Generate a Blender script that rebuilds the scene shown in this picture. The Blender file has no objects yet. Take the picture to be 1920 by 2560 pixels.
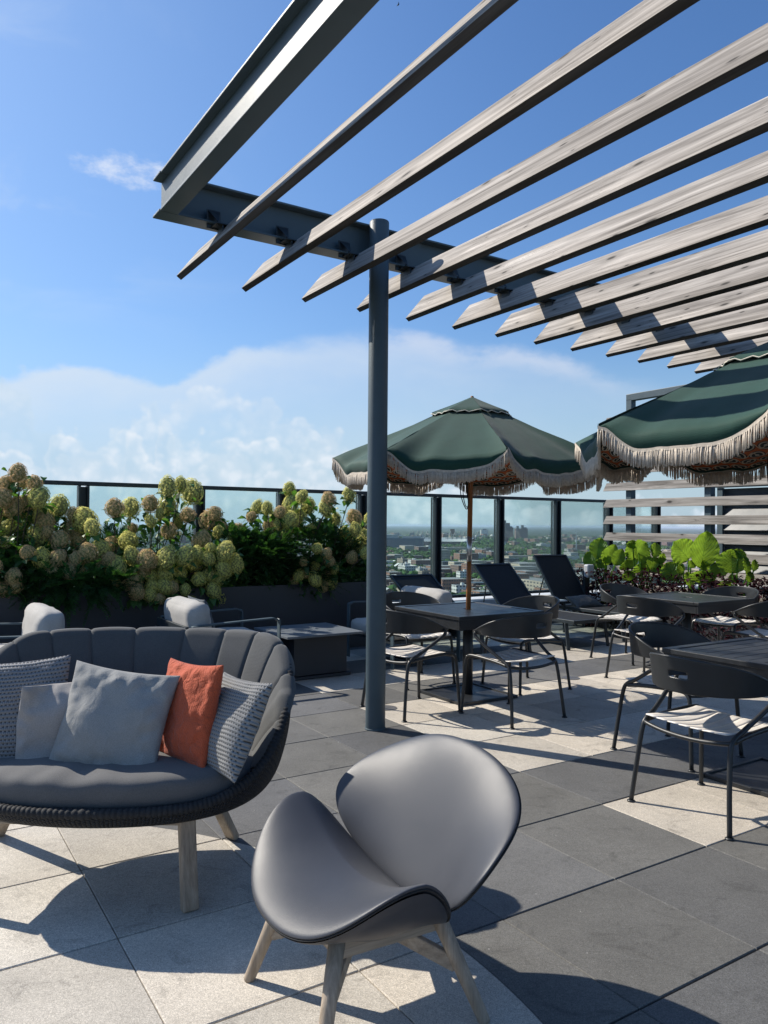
import bpy, math, random
from mathutils import Vector, Matrix, noise
import numpy as np
random.seed(7)
PI = math.pi
R = math.radians
S = bpy.context.scene
COL = S.collection

# ------------------------------------------------------------------ camera
cam_d = bpy.data.cameras.new('camera'); cam = bpy.data.objects.new('camera', cam_d); COL.objects.link(cam)
cam.location = (0, 0, 1.44)
cam.rotation_mode = 'XYZ'
cam.matrix_world = Matrix.Translation((0, 0, 1.44)) @ Matrix.Rotation(PI/2 + math.atan(31.5/1920), 4, 'X') @ Matrix.Rotation(R(.46), 4, 'Z')
cam_d.sensor_fit = 'VERTICAL'; cam_d.sensor_height = 36; cam_d.lens = 27.0
cam_d.clip_start = .05; cam_d.clip_end = 120000
S.camera = cam
S.render.resolution_x = 768; S.render.resolution_y = 1024

# ------------------------------------------------------------------ light
SUN_EL = R(39.0)
SUN_DIR = Vector((-.882*math.cos(SUN_EL), .471*math.cos(SUN_EL), math.sin(SUN_EL))).normalized()   # towards the sun
ld = bpy.data.lights.new('sun', 'SUN'); ld.energy = 5.0; ld.angle = R(.5); ld.color = (1, .93, .82)
sun = bpy.data.objects.new('sun', ld); COL.objects.link(sun)
sun.rotation_euler = SUN_DIR.to_track_quat('Z', 'Y').to_euler()
sun.location = (0, 0, 30)
S.view_settings.view_transform = 'Standard'; S.view_settings.look = 'None'
S.view_settings.exposure = 0.42; S.view_settings.gamma = 1

class NT:
    """small helper to write shader node trees"""
    def __init__(s, tree): s.t = tree; s.n = tree.nodes; s.l = tree.links
    def put(s, sock, v):
        if v is None: return
        if isinstance(v, (int, float)): sock.default_value = v if sock.type != 'RGBA' else (v, v, v, 1)
        elif isinstance(v, (tuple, list)):
            sock.default_value = tuple(v) + (1,) if (sock.type == 'RGBA' and len(v) == 3) else tuple(v)
        else: s.l.new(v, sock)
    def node(s, typ, ins=None, **props):
        n = s.n.new(typ)
        for k, v in props.items(): setattr(n, k, v)
        for k, v in (ins or {}).items(): s.put(n.inputs[k], v)
        return n
    def m(s, op, a, b=None, c=None, clamp=False):
        n = s.n.new('ShaderNodeMath'); n.operation = op; n.use_clamp = clamp
        s.put(n.inputs[0], a); s.put(n.inputs[1], b); s.put(n.inputs[2], c); return n.outputs[0]
    def mix(s, f, a, b, blend='MIX'):
        n = s.n.new('ShaderNodeMix'); n.data_type = 'RGBA'; n.blend_type = blend
        s.put(n.inputs[0], f); s.put(n.inputs[6], a); s.put(n.inputs[7], b); return n.outputs[2]
    def ramp(s, f, a, b, c=0., d=1., interp='SMOOTHSTEP'):
        n = s.n.new('ShaderNodeMapRange'); n.interpolation_type = interp
        for i, v in enumerate((f, a, b, c, d)): s.put(n.inputs[i], v)
        return n.outputs[0]
    def noise(s, vec, scale, detail=4, rough=.55, dist=0, dim='3D'):
        n = s.node('ShaderNodeTexNoise', {'Scale': scale, 'Detail': detail, 'Roughness': rough, 'Distortion': dist}, noise_dimensions=dim)
        if vec is not None: s.l.new(vec, n.inputs['Vector'])
        return n.outputs[0]
    def xyz(s, v):
        n = s.n.new('ShaderNodeSeparateXYZ'); s.l.new(v, n.inputs[0]); return n.outputs
    def vec(s, x, y, z):
        n = s.n.new('ShaderNodeCombineXYZ'); s.put(n.inputs[0], x); s.put(n.inputs[1], y); s.put(n.inputs[2], z); return n.outputs[0]
    def curve(s, f, pts):
        n = s.n.new('ShaderNodeFloatCurve'); s.put(n.inputs['Value'], f); c = n.mapping.curves[0]
        c.points[0].location = pts[0]; c.points[-1].location = pts[-1]
        for p in pts[1:-1]: c.points.new(*p)
        n.mapping.update(); return n.outputs[0]
    def scale(s, v, sc):
        n = s.n.new('ShaderNodeVectorMath'); n.operation = 'MULTIPLY'; s.put(n.inputs[0], v); n.inputs[1].default_value = sc; return n.outputs[0]

def build_world():
    w = bpy.data.worlds.new('World'); S.world = w; w.use_nodes = True
    w.cycles.sampling_method = 'MANUAL'; w.cycles.sample_map_resolution = 256
    t = w.node_tree; t.nodes.clear(); N = NT(t)
    sky = N.node('ShaderNodeTexSky', sky_type='NISHITA', sun_disc=False, sun_elevation=SUN_EL,
                 sun_rotation=math.atan2(SUN_DIR.x, SUN_DIR.y), altitude=200, air_density=1.15, dust_density=1.2, ozone_density=2.2)
    tc = N.node('ShaderNodeTexCoord').outputs['Generated']
    x, y, z = N.xyz(tc)
    az = N.m('ARCTAN2', x, y)
    el = N.m('ARCSINE', z)
    azn = N.m('ADD', az, .5, clamp=True)
    P = []
    for px, py in [(0, 948), (100, 925), (190, 920), (300, 938), (400, 957), (480, 920), (600, 880), (750, 845), (880, 822), (1000, 826), (1150, 850), (1300, 866), (1420, 886), (1560, 935), (1720, 965), (1920, 985)]:
        a = math.atan((px-960)/1920); e = math.atan((1312-py)/1920*math.cos(a)); P.append((a+.5, e*2))
    edge = N.m('MULTIPLY', N.curve(azn, [(0, P[0][1])] + P + [(1, .24)]), .5)
    # noise in direction space, stretched sideways
    nv = N.vec(N.m('MULTIPLY', az, 1.0), N.m('MULTIPLY', el, 1.7), 0.)
    n1 = N.noise(nv, 7, 8, .6)
    n2 = N.noise(nv, 22, 8, .62)
    n3 = N.noise(N.vec(az, N.m('MULTIPLY', el, 2.6), 3.3), 3.2, 6, .6, .6)
    d = N.m('SUBTRACT', edge, el)
    d = N.m('ADD', d, N.m('MULTIPLY', N.m('SUBTRACT', n1, .5), .055))
    d = N.m('ADD', d, N.m('MULTIPLY', N.m('SUBTRACT', n2, .5), .018))
    soft = N.ramp(az, -.22, .0)                             # crisp at the left, feathered to the right
    mask = N.m('DIVIDE', N.ramp(N.m('DIVIDE', d, N.m('ADD', .012, N.m('MULTIPLY', soft, .03))), -.2, 1.), 1.)
    rim = N.ramp(d, .0, .10, 1., .42)
    right = N.ramp(az, -.02, .34, 1., .30)                  # the bank thins out to the right
    body = N.m('MULTIPLY', N.m('MULTIPLY', mask, rim), N.m('MULTIPLY', right, N.ramp(n3, .25, .7, .62, 1.)))
    bd = N.m('ABSOLUTE', N.m('ADD', d, -.016))
    band = N.m('MULTIPLY', N.m('MULTIPLY', N.ramp(bd, .0, .022, 1., 0.), N.ramp(n1, .3, .6)), N.m('MULTIPLY', N.ramp(az, -.1, .05), N.ramp(az, .22, .36, 1., 0.)))
    def puffs(sc, off):
        wv = N.node('ShaderNodeTexNoise', {'Scale': sc*.8, 'Detail': 1.}, noise_dimensions='2D'); pv = N.vec(N.m('ADD', az, off), el, 0.); N.l.new(pv, wv.inputs['Vector'])
        va = N.node('ShaderNodeVectorMath', operation='MULTIPLY_ADD'); N.l.new(wv.outputs['Color'], va.inputs[0]); va.inputs[1].default_value = (.5/sc,)*3; N.l.new(pv, va.inputs[2])
        vo = N.node('ShaderNodeTexVoronoi', {'Scale': sc, 'Randomness': 1.}, feature='F1', voronoi_dimensions='2D')
        N.l.new(va.outputs[0], vo.inputs['Vector']); return N.m('SUBTRACT', .5, vo.outputs['Distance'])
    bump = N.m('ADD', N.m('ADD', N.m('MULTIPLY', puffs(20., 2.2), .050), N.m('MULTIPLY', puffs(52., 5.), .024)), N.m('ADD', N.m('MULTIPLY', puffs(120., 9.), .006), N.m('MULTIPLY', N.m('SUBTRACT', n2, .5), .014)))
    lump = N.ramp(N.m('ADD', N.m('ADD', puffs(34., 12.), N.m('MULTIPLY', puffs(80., 15.), .5)), N.m('MULTIPLY', N.m('SUBTRACT', n2, .5), 1.2)), -.15, .65)
    def front(c, pts, rimk, bodyk, bodycol, rimw=.012, depth=.09, off=.0, rimcol=(7.2, 7.7, 8.3)):
        """one cumulus front: lit rim along its billowy upper edge, bluish shade beneath"""
        Q = []
        for px, py in pts:
            a_ = math.atan((px-960)/1920); e_ = math.atan((1312-py)/1920*math.cos(a_)); Q.append((a_+.5, max(0, e_*2)))
        ed = N.m('MULTIPLY', N.curve(azn, Q), .5)
        dd = N.m('ADD', N.m('ADD', N.m('SUBTRACT', ed, el), bump), off)
        inside = N.ramp(dd, -.005, .012)
        c = N.mix(N.m('MULTIPLY', N.m('MULTIPLY', inside, N.ramp(dd, 0., depth, 1., 0.)), bodyk), c, bodycol)
        c = N.mix(N.m('MULTIPLY', N.m('MULTIPLY', N.m('MULTIPLY', inside, lump), N.ramp(dd, 0., depth, 1., 0.)), min(1., rimk*1.05)), c, rimcol)
        return N.mix(N.m('MULTIPLY', N.m('MULTIPLY', inside, N.ramp(dd, .0, rimw*3.2, 1., 0.)), rimk*.42), c, rimcol)
    # thin cirrus at the left
    cv = N.vec(N.m('ADD', az, N.m('MULTIPLY', el, -.4)), N.m('MULTIPLY', el, 1.8), 5.1)
    cir = N.m('MULTIPLY', N.ramp(N.noise(cv, 4.6, 7, .58, .5), .50, .78), N.m('MULTIPLY', N.ramp(az, -.12, -.42), N.m('MULTIPLY', N.ramp(el, .2, .34), N.ramp(el, .62, .46))))
    # small white cloud by the beam corner
    q1 = N.m('DIVIDE', N.m('ADD', az, .325), .075); q2 = N.m('DIVIDE', N.m('ADD', el, -.412), .020)
    sp = N.m('SUBTRACT', 1., N.m('ADD', N.m('MULTIPLY', q1, q1), N.m('MULTIPLY', q2, q2)))
    sm = N.ramp(N.m('ADD', sp, N.m('MULTIPLY', N.m('SUBTRACT', n2, .55), 3.2)), .0, 1.3)
    smallc = N.m('MULTIPLY', sm, .8)
    q3 = N.m('DIVIDE', N.m('ADD', az, .135), .06); q4 = N.m('DIVIDE', N.m('ADD', el, -.385), .012)
    sp2 = N.m('SUBTRACT', 1., N.m('ADD', N.m('MULTIPLY', q3, q3), N.m('MULTIPLY', q4, q4)))
    smallc = N.m('MAXIMUM', smallc, N.m('MULTIPLY', N.ramp(N.m('ADD', sp2, N.m('MULTIPLY', N.m('SUBTRACT', n2, .55), 2.2)), .1, 1.3), .28))
    base = N.node('ShaderNodeHueSaturation', {'Saturation': 1.16, 'Value': 1.0, 'Color': sky.outputs[0]}).outputs[0]
    base = N.mix(1., base, (.84, 1.0, 1.22), 'MULTIPLY')
    base = N.mix(N.ramp(el, .26, .0, 0., .75), base, (3.9, 5.4, 6.6))
    glow = N.m('MULTIPLY', N.ramp(az, .25, -.75), .40)
    base = N.mix(glow, base, (2.3, 4.3, 7.7))
    c = N.mix(N.m('MULTIPLY', body, .78), base, (6.1, 6.8, 7.6))
    c = N.mix(N.m('MULTIPLY', band, .50), c, (6.3, 6.7, 7.6))
    dark = (3.6, 5.2, 6.6)
    c = front(c, [(-100, 950), (40, 975), (85, 1030), (130, 1100), (170, 1190), (200, 1300), (1920, 1312)], .25, .30, (3.9, 5.5, 6.9), .012, .16)
    c = front(c, [(-100, 1312), (330, 1300), (400, 1060), (440, 1010), (480, 985), (520, 992), (580, 1005), (640, 1018), (690, 1045), (760, 1075), (860, 1120), (1000, 1230), (1920, 1312)], .42, .22, (4.6, 5.7, 6.9), .016, .08)
    c = front(c, [(-100, 1312), (250, 1312), (315, 1130), (330, 1070), (355, 1045), (380, 1050), (415, 1090), (440, 1160), (470, 1312), (1920, 1312)], .45, .25, (3.9, 5.4, 6.8), .010, .10)
    c = front(c, [(-100, 1140), (50, 1145), (105, 1170), (130, 1105), (165, 1102), (215, 1118), (260, 1112), (310, 1110), (350, 1128), (395, 1150), (440, 1120), (490, 1118), (540, 1148), (610, 1112), (680, 1122), (740, 1135), (820, 1125), (900, 1150), (1100, 1215), (1300, 1260), (1920, 1290)], .72, .40, (4.1, 5.6, 6.9), .014, .07)
    c = front(c, [(-100, 1170), (100, 1200), (240, 1168), (400, 1200), (560, 1172), (700, 1200), (860, 1178), (1000, 1240), (1920, 1300)], .60, .35, (4.2, 5.6, 6.8), .016, .06)
    c = N.mix(N.m('MULTIPLY', cir, .45), c, (6.2, 7.0, 8.0))
    c = N.mix(smallc, c, (7.2, 7.6, 8.3))
    bg = N.node('ShaderNodeBackground', {'Color': c, 'Strength': .088})
    out = N.node('ShaderNodeOutputWorld'); t.links.new(bg.outputs[0], out.inputs[0])
build_world()

# ------------------------------------------------------------------ materials
def new_mat(name):
    m = bpy.data.materials.new(name); m.use_nodes = True; t = m.node_tree; t.nodes.clear(); N = NT(t)
    out = N.node('ShaderNodeOutputMaterial'); return m, N, out
def simple(name, col, rough=.5, metal=0., var=.12, vscale=12., bump=0., bscale=150., spec=.5, sheen=0., coat=0., space='Object', randobj=0.):
    m, N, out = new_mat(name)
    v = N.node('ShaderNodeTexCoord').outputs[space]
    n = N.noise(v, vscale, 5, .6)
    k = N.ramp(n, .3, .7, 1-var, 1+var, 'LINEAR')
    if randobj:
        r = N.node('ShaderNodeObjectInfo').outputs['Random']; k = N.m('MULTIPLY', k, N.ramp(r, 0, 1, 1-randobj, 1+randobj, 'LINEAR'))
    c = N.mix(1., col, N.vec(k, k, k), 'MULTIPLY')
    b = N.node('ShaderNodeBsdfPrincipled', {'Base Color': c, 'Metallic': metal, 'Specular IOR Level': spec, 'Sheen Weight': sheen, 'Coat Weight': coat,
               'Roughness': N.ramp(n, .3, .7, rough*.9, min(1, rough*1.1), 'LINEAR')})
    if bump:
        bn = N.node('ShaderNodeBump', {'Strength': bump, 'Distance': .002, 'Height': N.noise(v, bscale, 3, .6)})
        N.l.new(bn.outputs[0], b.inputs['Normal'])
    N.l.new(b.outputs[0], out.inputs[0]); return m
def weave(name, col, scale=900., rough=.85, bump=.25, wr=0., fold=9.):
    """plain woven fabric"""
    m, N, out = new_mat(name)
    v = N.node('ShaderNodeTexCoord').outputs['Object']
    x, y, z = N.xyz(v)
    h = N.m('MULTIPLY', N.m('SINE', N.m('MULTIPLY', N.m('ADD', x, y), scale)), N.m('SINE', N.m('MULTIPLY', z, scale)))
    f = N.noise(v, 260, 2, .7)
    g = N.noise(v, 7, 4, .6)
    k = N.m('MULTIPLY', N.ramp(f, .25, .75, .80, 1.18, 'LINEAR'), N.ramp(g, .3, .7, .92, 1.08, 'LINEAR'))
    c = N.mix(1., col, N.vec(k, k, k), 'MULTIPLY')
    b = N.node('ShaderNodeBsdfPrincipled', {'Base Color': c, 'Roughness': rough, 'Specular IOR Level': .25, 'Sheen Weight': .12, 'Sheen Roughness': .5})
    hh = N.m('ADD', N.m('MULTIPLY', h, .3), f)
    if wr: hh = N.m('ADD', hh, N.m('MULTIPLY', N.noise(v, fold, 3, .5, 1.2), wr))
    bn = N.node('ShaderNodeBump', {'Strength': bump, 'Distance': .002, 'Height': hh})
    N.l.new(bn.outputs[0], b.inputs['Normal']); N.l.new(b.outputs[0], out.inputs[0]); return m
def crochet(name, col, rows=26., rough=.9):
    m, N, out = new_mat(name)
    u, v, _ = N.xyz(N.node('ShaderNodeUVMap').outputs[0])
    w = N.noise(N.node('ShaderNodeTexCoord').outputs['Object'], 6, 3, .5)
    v = N.m('ADD', v, N.m('MULTIPLY', w, .05))
    a = N.m('SINE', N.m('MULTIPLY', v, rows*2*PI))
    stag = N.m('MULTIPLY', N.m('FLOOR', N.m('MULTIPLY', v, rows)), .5)
    bcol = N.m('SINE', N.m('MULTIPLY', N.m('ADD', N.m('MULTIPLY', u, rows*1.15), stag), 2*PI))
    hole = N.m('MULTIPLY', N.ramp(a, -.35, -.85), N.ramp(bcol, .05, .65))
    h = N.m('SUBTRACT', N.m('ADD', N.m('MULTIPLY', a, .5), N.m('MULTIPLY', N.m('ABSOLUTE', bcol), .4)), N.m('MULTIPLY', hole, 1.4))
    c = N.mix(hole, col, tuple(q*.25 for q in col))
    b = N.node('ShaderNodeBsdfPrincipled', {'Base Color': c, 'Roughness': rough, 'Specular IOR Level': .2, 'Sheen Weight': .1})
    bn = N.node('ShaderNodeBump', {'Strength': .9, 'Distance': .006, 'Height': h})
    N.l.new(bn.outputs[0], b.inputs['Normal']); N.l.new(b.outputs[0], out.inputs[0]); return m
def wood(name, c1, c2, grain=30., axis=0, knots=True, rough=.8):
    """weathered timber, grain along one object axis"""
    m, N, out = new_mat(name)
    o = N.node('ShaderNodeTexCoord').outputs['Object']
    r = N.node('ShaderNodeObjectInfo').outputs['Random']
    off = N.vec(N.m('MULTIPLY', r, 37.), N.m('MULTIPLY', r, 11.), N.m('MULTIPLY', r, 23.))
    va = N.node('ShaderNodeVectorMath', operation='ADD'); N.l.new(o, va.inputs[0]); N.l.new(off, va.inputs[1]); v = va.outputs[0]
    sc = [1., 1., 1.]; sc[axis] = .045
    gv = N.scale(v, tuple(sc))
    g = N.noise(gv, grain, 7, .65, 1.2)
    g2 = N.noise(gv, grain*5, 3, .6)
    big = N.noise(v, 1.6, 3, .5)
    k = N.ramp(g, .32, .68, 0, 1, 'LINEAR')
    c = N.mix(k, c1, c2)
    fine = N.ramp(g2, .3, .7, .86, 1.12, 'LINEAR')
    bb = N.m('MULTIPLY', fine, N.ramp(big, .3, .7, .88, 1.1, 'LINEAR'))
    c = N.mix(1., c, N.vec(bb, bb, bb), 'MULTIPLY')
    hgt = N.m('ADD', g, N.m('MULTIPLY', g2, .4))
    if knots:
        ks = [6., 6., 6.]; ks[axis] = 2.6
        vo = N.node('ShaderNodeTexVoronoi', {'Scale': 1., 'Randomness': 1.}, feature='F1', voronoi_dimensions='2D')
        ox_, oy_, oz_ = N.xyz(o)
        N.l.new(N.vec(N.m('ADD', N.m('MULTIPLY', ox_, 2.1), N.m('MULTIPLY', r, 57.)), N.m('ADD', N.m('MULTIPLY', N.m('SUBTRACT', N.m('MULTIPLY', oz_, .81), N.m('MULTIPLY', oy_, .59)), 6.), N.m('MULTIPLY', r, 31.)), 0.), vo.inputs['Vector'])
        rs = N.xyz(vo.outputs['Color'])[0]
        kd = N.m('ADD', N.m('DIVIDE', vo.outputs['Distance'], N.ramp(rs, .25, 1., .25, 1.3, 'LINEAR')), N.m('MULTIPLY', N.m('SUBTRACT', g2, .5), .05))
        on = N.m('GREATER_THAN', rs, .30)
        kn = N.m('MULTIPLY', N.ramp(kd, .03, .10, 1., 0.), on)
        halo = N.m('MULTIPLY', N.m('MULTIPLY', N.ramp(kd, .06, .26, 1., 0.), on), N.ramp(g, .4, .6))
        c = N.mix(N.m('MULTIPLY', halo, .45), c, tuple(q*.55 for q in c1))
        c = N.mix(N.m('MULTIPLY', kn, .85), c, tuple(q*.12 for q in c1))
        ck = N.m('MULTIPLY', N.ramp(N.m('ABSOLUTE', N.m('SUBTRACT', N.noise(N.scale(v, tuple([.5 if q < 2.7 else 9. for q in ks])), 1.6, 5, .7, 1.), .5)), .012, .0), N.ramp(big, .5, .6))
        c = N.mix(N.m('MULTIPLY', ck, .55), c, tuple(q*.3 for q in c1))
    b = N.node('ShaderNodeBsdfPrincipled', {'Base Color': c, 'Roughness': rough, 'Specular IOR Level': .3})
    bn = N.node('ShaderNodeBump', {'Strength': .35, 'Distance': .004, 'Height': hgt})
    N.l.new(bn.outputs[0], b.inputs['Normal']); N.l.new(b.outputs[0], out.inputs[0]); return m
def leafmat(name, col, var=.3, trans=.35, rough=.45, tcol=None, rib=False, spec=.4):
    m, N, out = new_mat(name)
    v = N.node('ShaderNodeTexCoord').outputs['Object']
    n = N.noise(v, 9, 3, .6)
    isl = N.node('ShaderNodeNewGeometry').outputs['Random Per Island']
    k = N.m('MULTIPLY', N.ramp(n, .3, .7, 1-var, 1+var, 'LINEAR'), N.ramp(isl, 0, 1, 1-var, 1+var, 'LINEAR'))
    c = N.mix(1., col, N.vec(k, k, k), 'MULTIPLY')
    c2 = N.mix(1., tcol or tuple(min(1, q*1.7) for q in col), N.vec(k, k, k), 'MULTIPLY')
    if rib:
        u, w, _ = N.xyz(N.node('ShaderNodeUVMap').outputs[0])
        a = N.m('ABSOLUTE', N.m('SUBTRACT', u, .5))
        s = N.m('SINE', N.m('MULTIPLY', N.m('SUBTRACT', w, N.m('MULTIPLY', a, .9)), 60.))
        vein = N.m('MAXIMUM', N.ramp(s, .75, 1.), N.ramp(a, .018, .006))
        c = N.mix(N.m('MULTIPLY', vein, .45), c, tuple(min(1, q*1.6) for q in col))
        c2 = N.mix(N.m('MULTIPLY', vein, .55), c2, (.03, .10, .01))
    b = N.node('ShaderNodeBsdfPrincipled', {'Base Color': c, 'Roughness': rough, 'Specular IOR Level': spec})
    if rib:
        bn = N.node('ShaderNodeBump', {'Strength': .8, 'Distance': .006, 'Height': s}); N.l.new(bn.outputs[0], b.inputs['Normal'])
    tr = N.node('ShaderNodeBsdfTranslucent', {'Color': c2})
    mx = N.node('ShaderNodeMixShader', {0: trans}); N.l.new(b.outputs[0], mx.inputs[1]); N.l.new(tr.outputs[0], mx.inputs[2])
    N.l.new(mx.outputs[0], out.inputs[0]); return m

M = {}
M['steel'] = simple('painted_steel', (.062, .092, .110), .47, 0., .08, 6., .5, 300., .38)
M['steel_dark'] = simple('dark_steel', (.022, .030, .036), .45, 0., .1, 8.)
M['chair'] = simple('charcoal_metal', (.016, .018, .020), .42, 0., .12, 14., .12, 500., .5)
M['seatm'] = simple('seat_metal', (.66, .62, .57), .38, 0., .08, 20., .15, 300., .5)
M['table'] = simple('table_metal', (.017, .019, .022), .40, 0., .15, 16., .15, 400., .5)
M['leather'] = simple('grey_leather', (.047, .051, .062), .41, 0., .04, 5., .22, 900., .28)
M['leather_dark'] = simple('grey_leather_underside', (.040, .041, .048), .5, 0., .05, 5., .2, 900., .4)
M['oak'] = wood('weathered_teak', (.23, .18, .13), (.42, .345, .265), 26., 2, False, .65)
M['oak_x'] = wood('weathered_teak_rail', (.23, .18, .13), (.42, .345, .265), 26., 0, False, .65)
M['oak_y'] = wood('weathered_teak_side', (.23, .18, .13), (.42, .345, .265), 26., 1, False, .65)
M['slat'] = wood('weathered_cedar', (.13, .115, .102), (.53, .485, .44), 14., 0, True, .85)
M['slat_edge_shade'] = wood('cedar_edge_shade', (.035, .032, .032), (.085, .080, .078), 14., 0, False, .85)  # same cedar darkened: shade of the slat undersides put into the colour
M['polewood'] = wood('varnished_wood', (.20, .075, .022), (.36, .15, .05), 20., 2, False, .4)
M['alu'] = simple('brushed_aluminium', (.55, .56, .57), .35, .9, .05)
M['cush_dark'] = weave('charcoal_fabric', (.080, .082, .082), wr=1.5)
M['cush_seat'] = weave('dark_grey_fabric', (.105, .104, .104), wr=2.2, fold=6.)
M['pillow'] = weave('light_grey_fabric', (.265, .265, .255), wr=6., fold=12., bump=.5)
M['pillow2'] = weave('beige_fabric', (.31, .29, .275), wr=4.)
M['orange'] = weave('orange_fabric', (.43, .085, .036), 500., bump=.9, wr=7., fold=22.)
M['knit'] = crochet('grey_crochet', (.25, .25, .255), 27.)
M['knit2'] = crochet('pale_crochet', (.29, .287, .28), 30.)
M['white'] = weave('off_white_fabric', (.39, .375, .35), wr=2., fold=4., bump=.2)
M['rope'] = simple('black_rope', (.020, .021, .023), .75, 0., .25, 60., .6, 400., .3)
M['planter'] = simple('planter_metal', (.030, .033, .040), .5, 0., .1, 3.)
M['soil'] = simple('soil', (.02, .015, .01), .95, 0., .3, 20., 1., 80.)
M['canvas'] = weave('green_canvas', (.010, .052, .039), 700., .75, .2, 2.5, 7.)
M['piping'] = simple('cream_piping', (.62, .57, .50), .9)
M['fringe'] = simple('cream_fringe', (.52, .455, .38), .95, 0., .2, 60., sheen=.1)
M['sling'] = simple('black_mesh_sling', (.014, .015, .017), .7, 0., .1, 30., .4, 600., .3)
M['panel'] = simple('grey_cladding', (.065, .075, .085), .45, 0., .1, 5.)
M['coping'] = simple('pale_coping', (.48, .50, .52), .6, 0., .1, 3., .3, 80.)
M['bark'] = simple('stem', (.07, .055, .035), .9, 0., .3, 20.)
M['leaf'] = leafmat('hydrangea_leaf', (.055, .13, .032), .4, .3, .5, (.12, .28, .03))
M['juniper'] = leafmat('juniper_needle', (.035, .100, .028), .4, .25, .7, (.06, .16, .02), spec=.2)
M['alocasia'] = leafmat('alocasia_leaf', (.060, .165, .026), .32, .38, .36, (.34, .54, .045), True)
M['purple'] = leafmat('purple_leaf', (.026, .009, .013), .7, .10, .8, (.10, .02, .03), spec=.1)
M['petal_g'] = leafmat('green_cream_floret', (.66, .64, .20), .2, .45, .8, (.80, .76, .28), spec=.1)
M['petal_p'] = leafmat('pink_cream_floret', (.66, .50, .25), .22, .45, .8, (.62, .44, .26), spec=.1)
M['petal_w'] = leafmat('pale_floret', (.74, .73, .40), .15, .45, .8, (.7, .7, .45), spec=.1)
M['clear'] = simple('clear_plastic', (.45, .47, .48), .25, 0., .05)

def lining():
    m, N, out = new_mat('patterned_lining')
    v = N.node('ShaderNodeUVMap').outputs[0]
    u, w, _ = N.xyz(v)
    row = N.m('FLOOR', w); fu = N.m('SUBTRACT', N.m('FRACT', N.m('ADD', u, N.m('MULTIPLY', row, .5))), .5); fw = N.m('SUBTRACT', N.m('FRACT', w), .5)
    r = N.m('SQRT', N.m('ADD', N.m('MULTIPLY', fu, fu), N.m('MULTIPLY', fw, fw)))
    c = N.mix(N.ramp(r, .46, .47), (.02, .02, .02), (.45, .11, .03))
    c = N.mix(N.ramp(r, .39, .40, 1, 0), c, (.50, .42, .32))
    c = N.mix(N.ramp(r, .30, .31, 1, 0), c, (.02, .03, .03))
    c = N.mix(N.ramp(r, .11, .12, 1, 0), c, (.42, .42, .36))
    wv = N.ramp(N.m('ABSOLUTE', N.m('SUBTRACT', fw, N.m('MULTIPLY', N.m('SINE', N.m('MULTIPLY', u, 2*PI)), .3))), .06, .07, 1, 0)
    c = N.mix(wv, c, (.50, .40, .28))
    b = N.node('ShaderNodeBsdfPrincipled', {'Base Color': c, 'Roughness': .85})
    N.l.new(b.outputs[0], out.inputs[0]); return m
M['lining'] = lining()

def glass():
    m, N, out = new_mat('tinted_glass')
    tr = N.node('ShaderNodeBsdfTransparent', {'Color': (.85, .935, .925)})
    gl = N.node('ShaderNodeBsdfGlossy', {'Color': (1, 1, 1), 'Roughness': .02})
    fr = N.node('ShaderNodeFresnel', {'IOR': 1.45})
    mx = N.node('ShaderNodeMixShader'); N.l.new(N.m('MULTIPLY', fr.outputs[0], .4), mx.inputs[0]); N.l.new(tr.outputs[0], mx.inputs[1]); N.l.new(gl.outputs[0], mx.inputs[2])
    N.l.new(mx.outputs[0], out.inputs[0]); return m
M['glass'] = glass()
M['darkglass'] = simple('dark_window_glass', (.03, .04, .05), .08, 0., .05)

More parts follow.
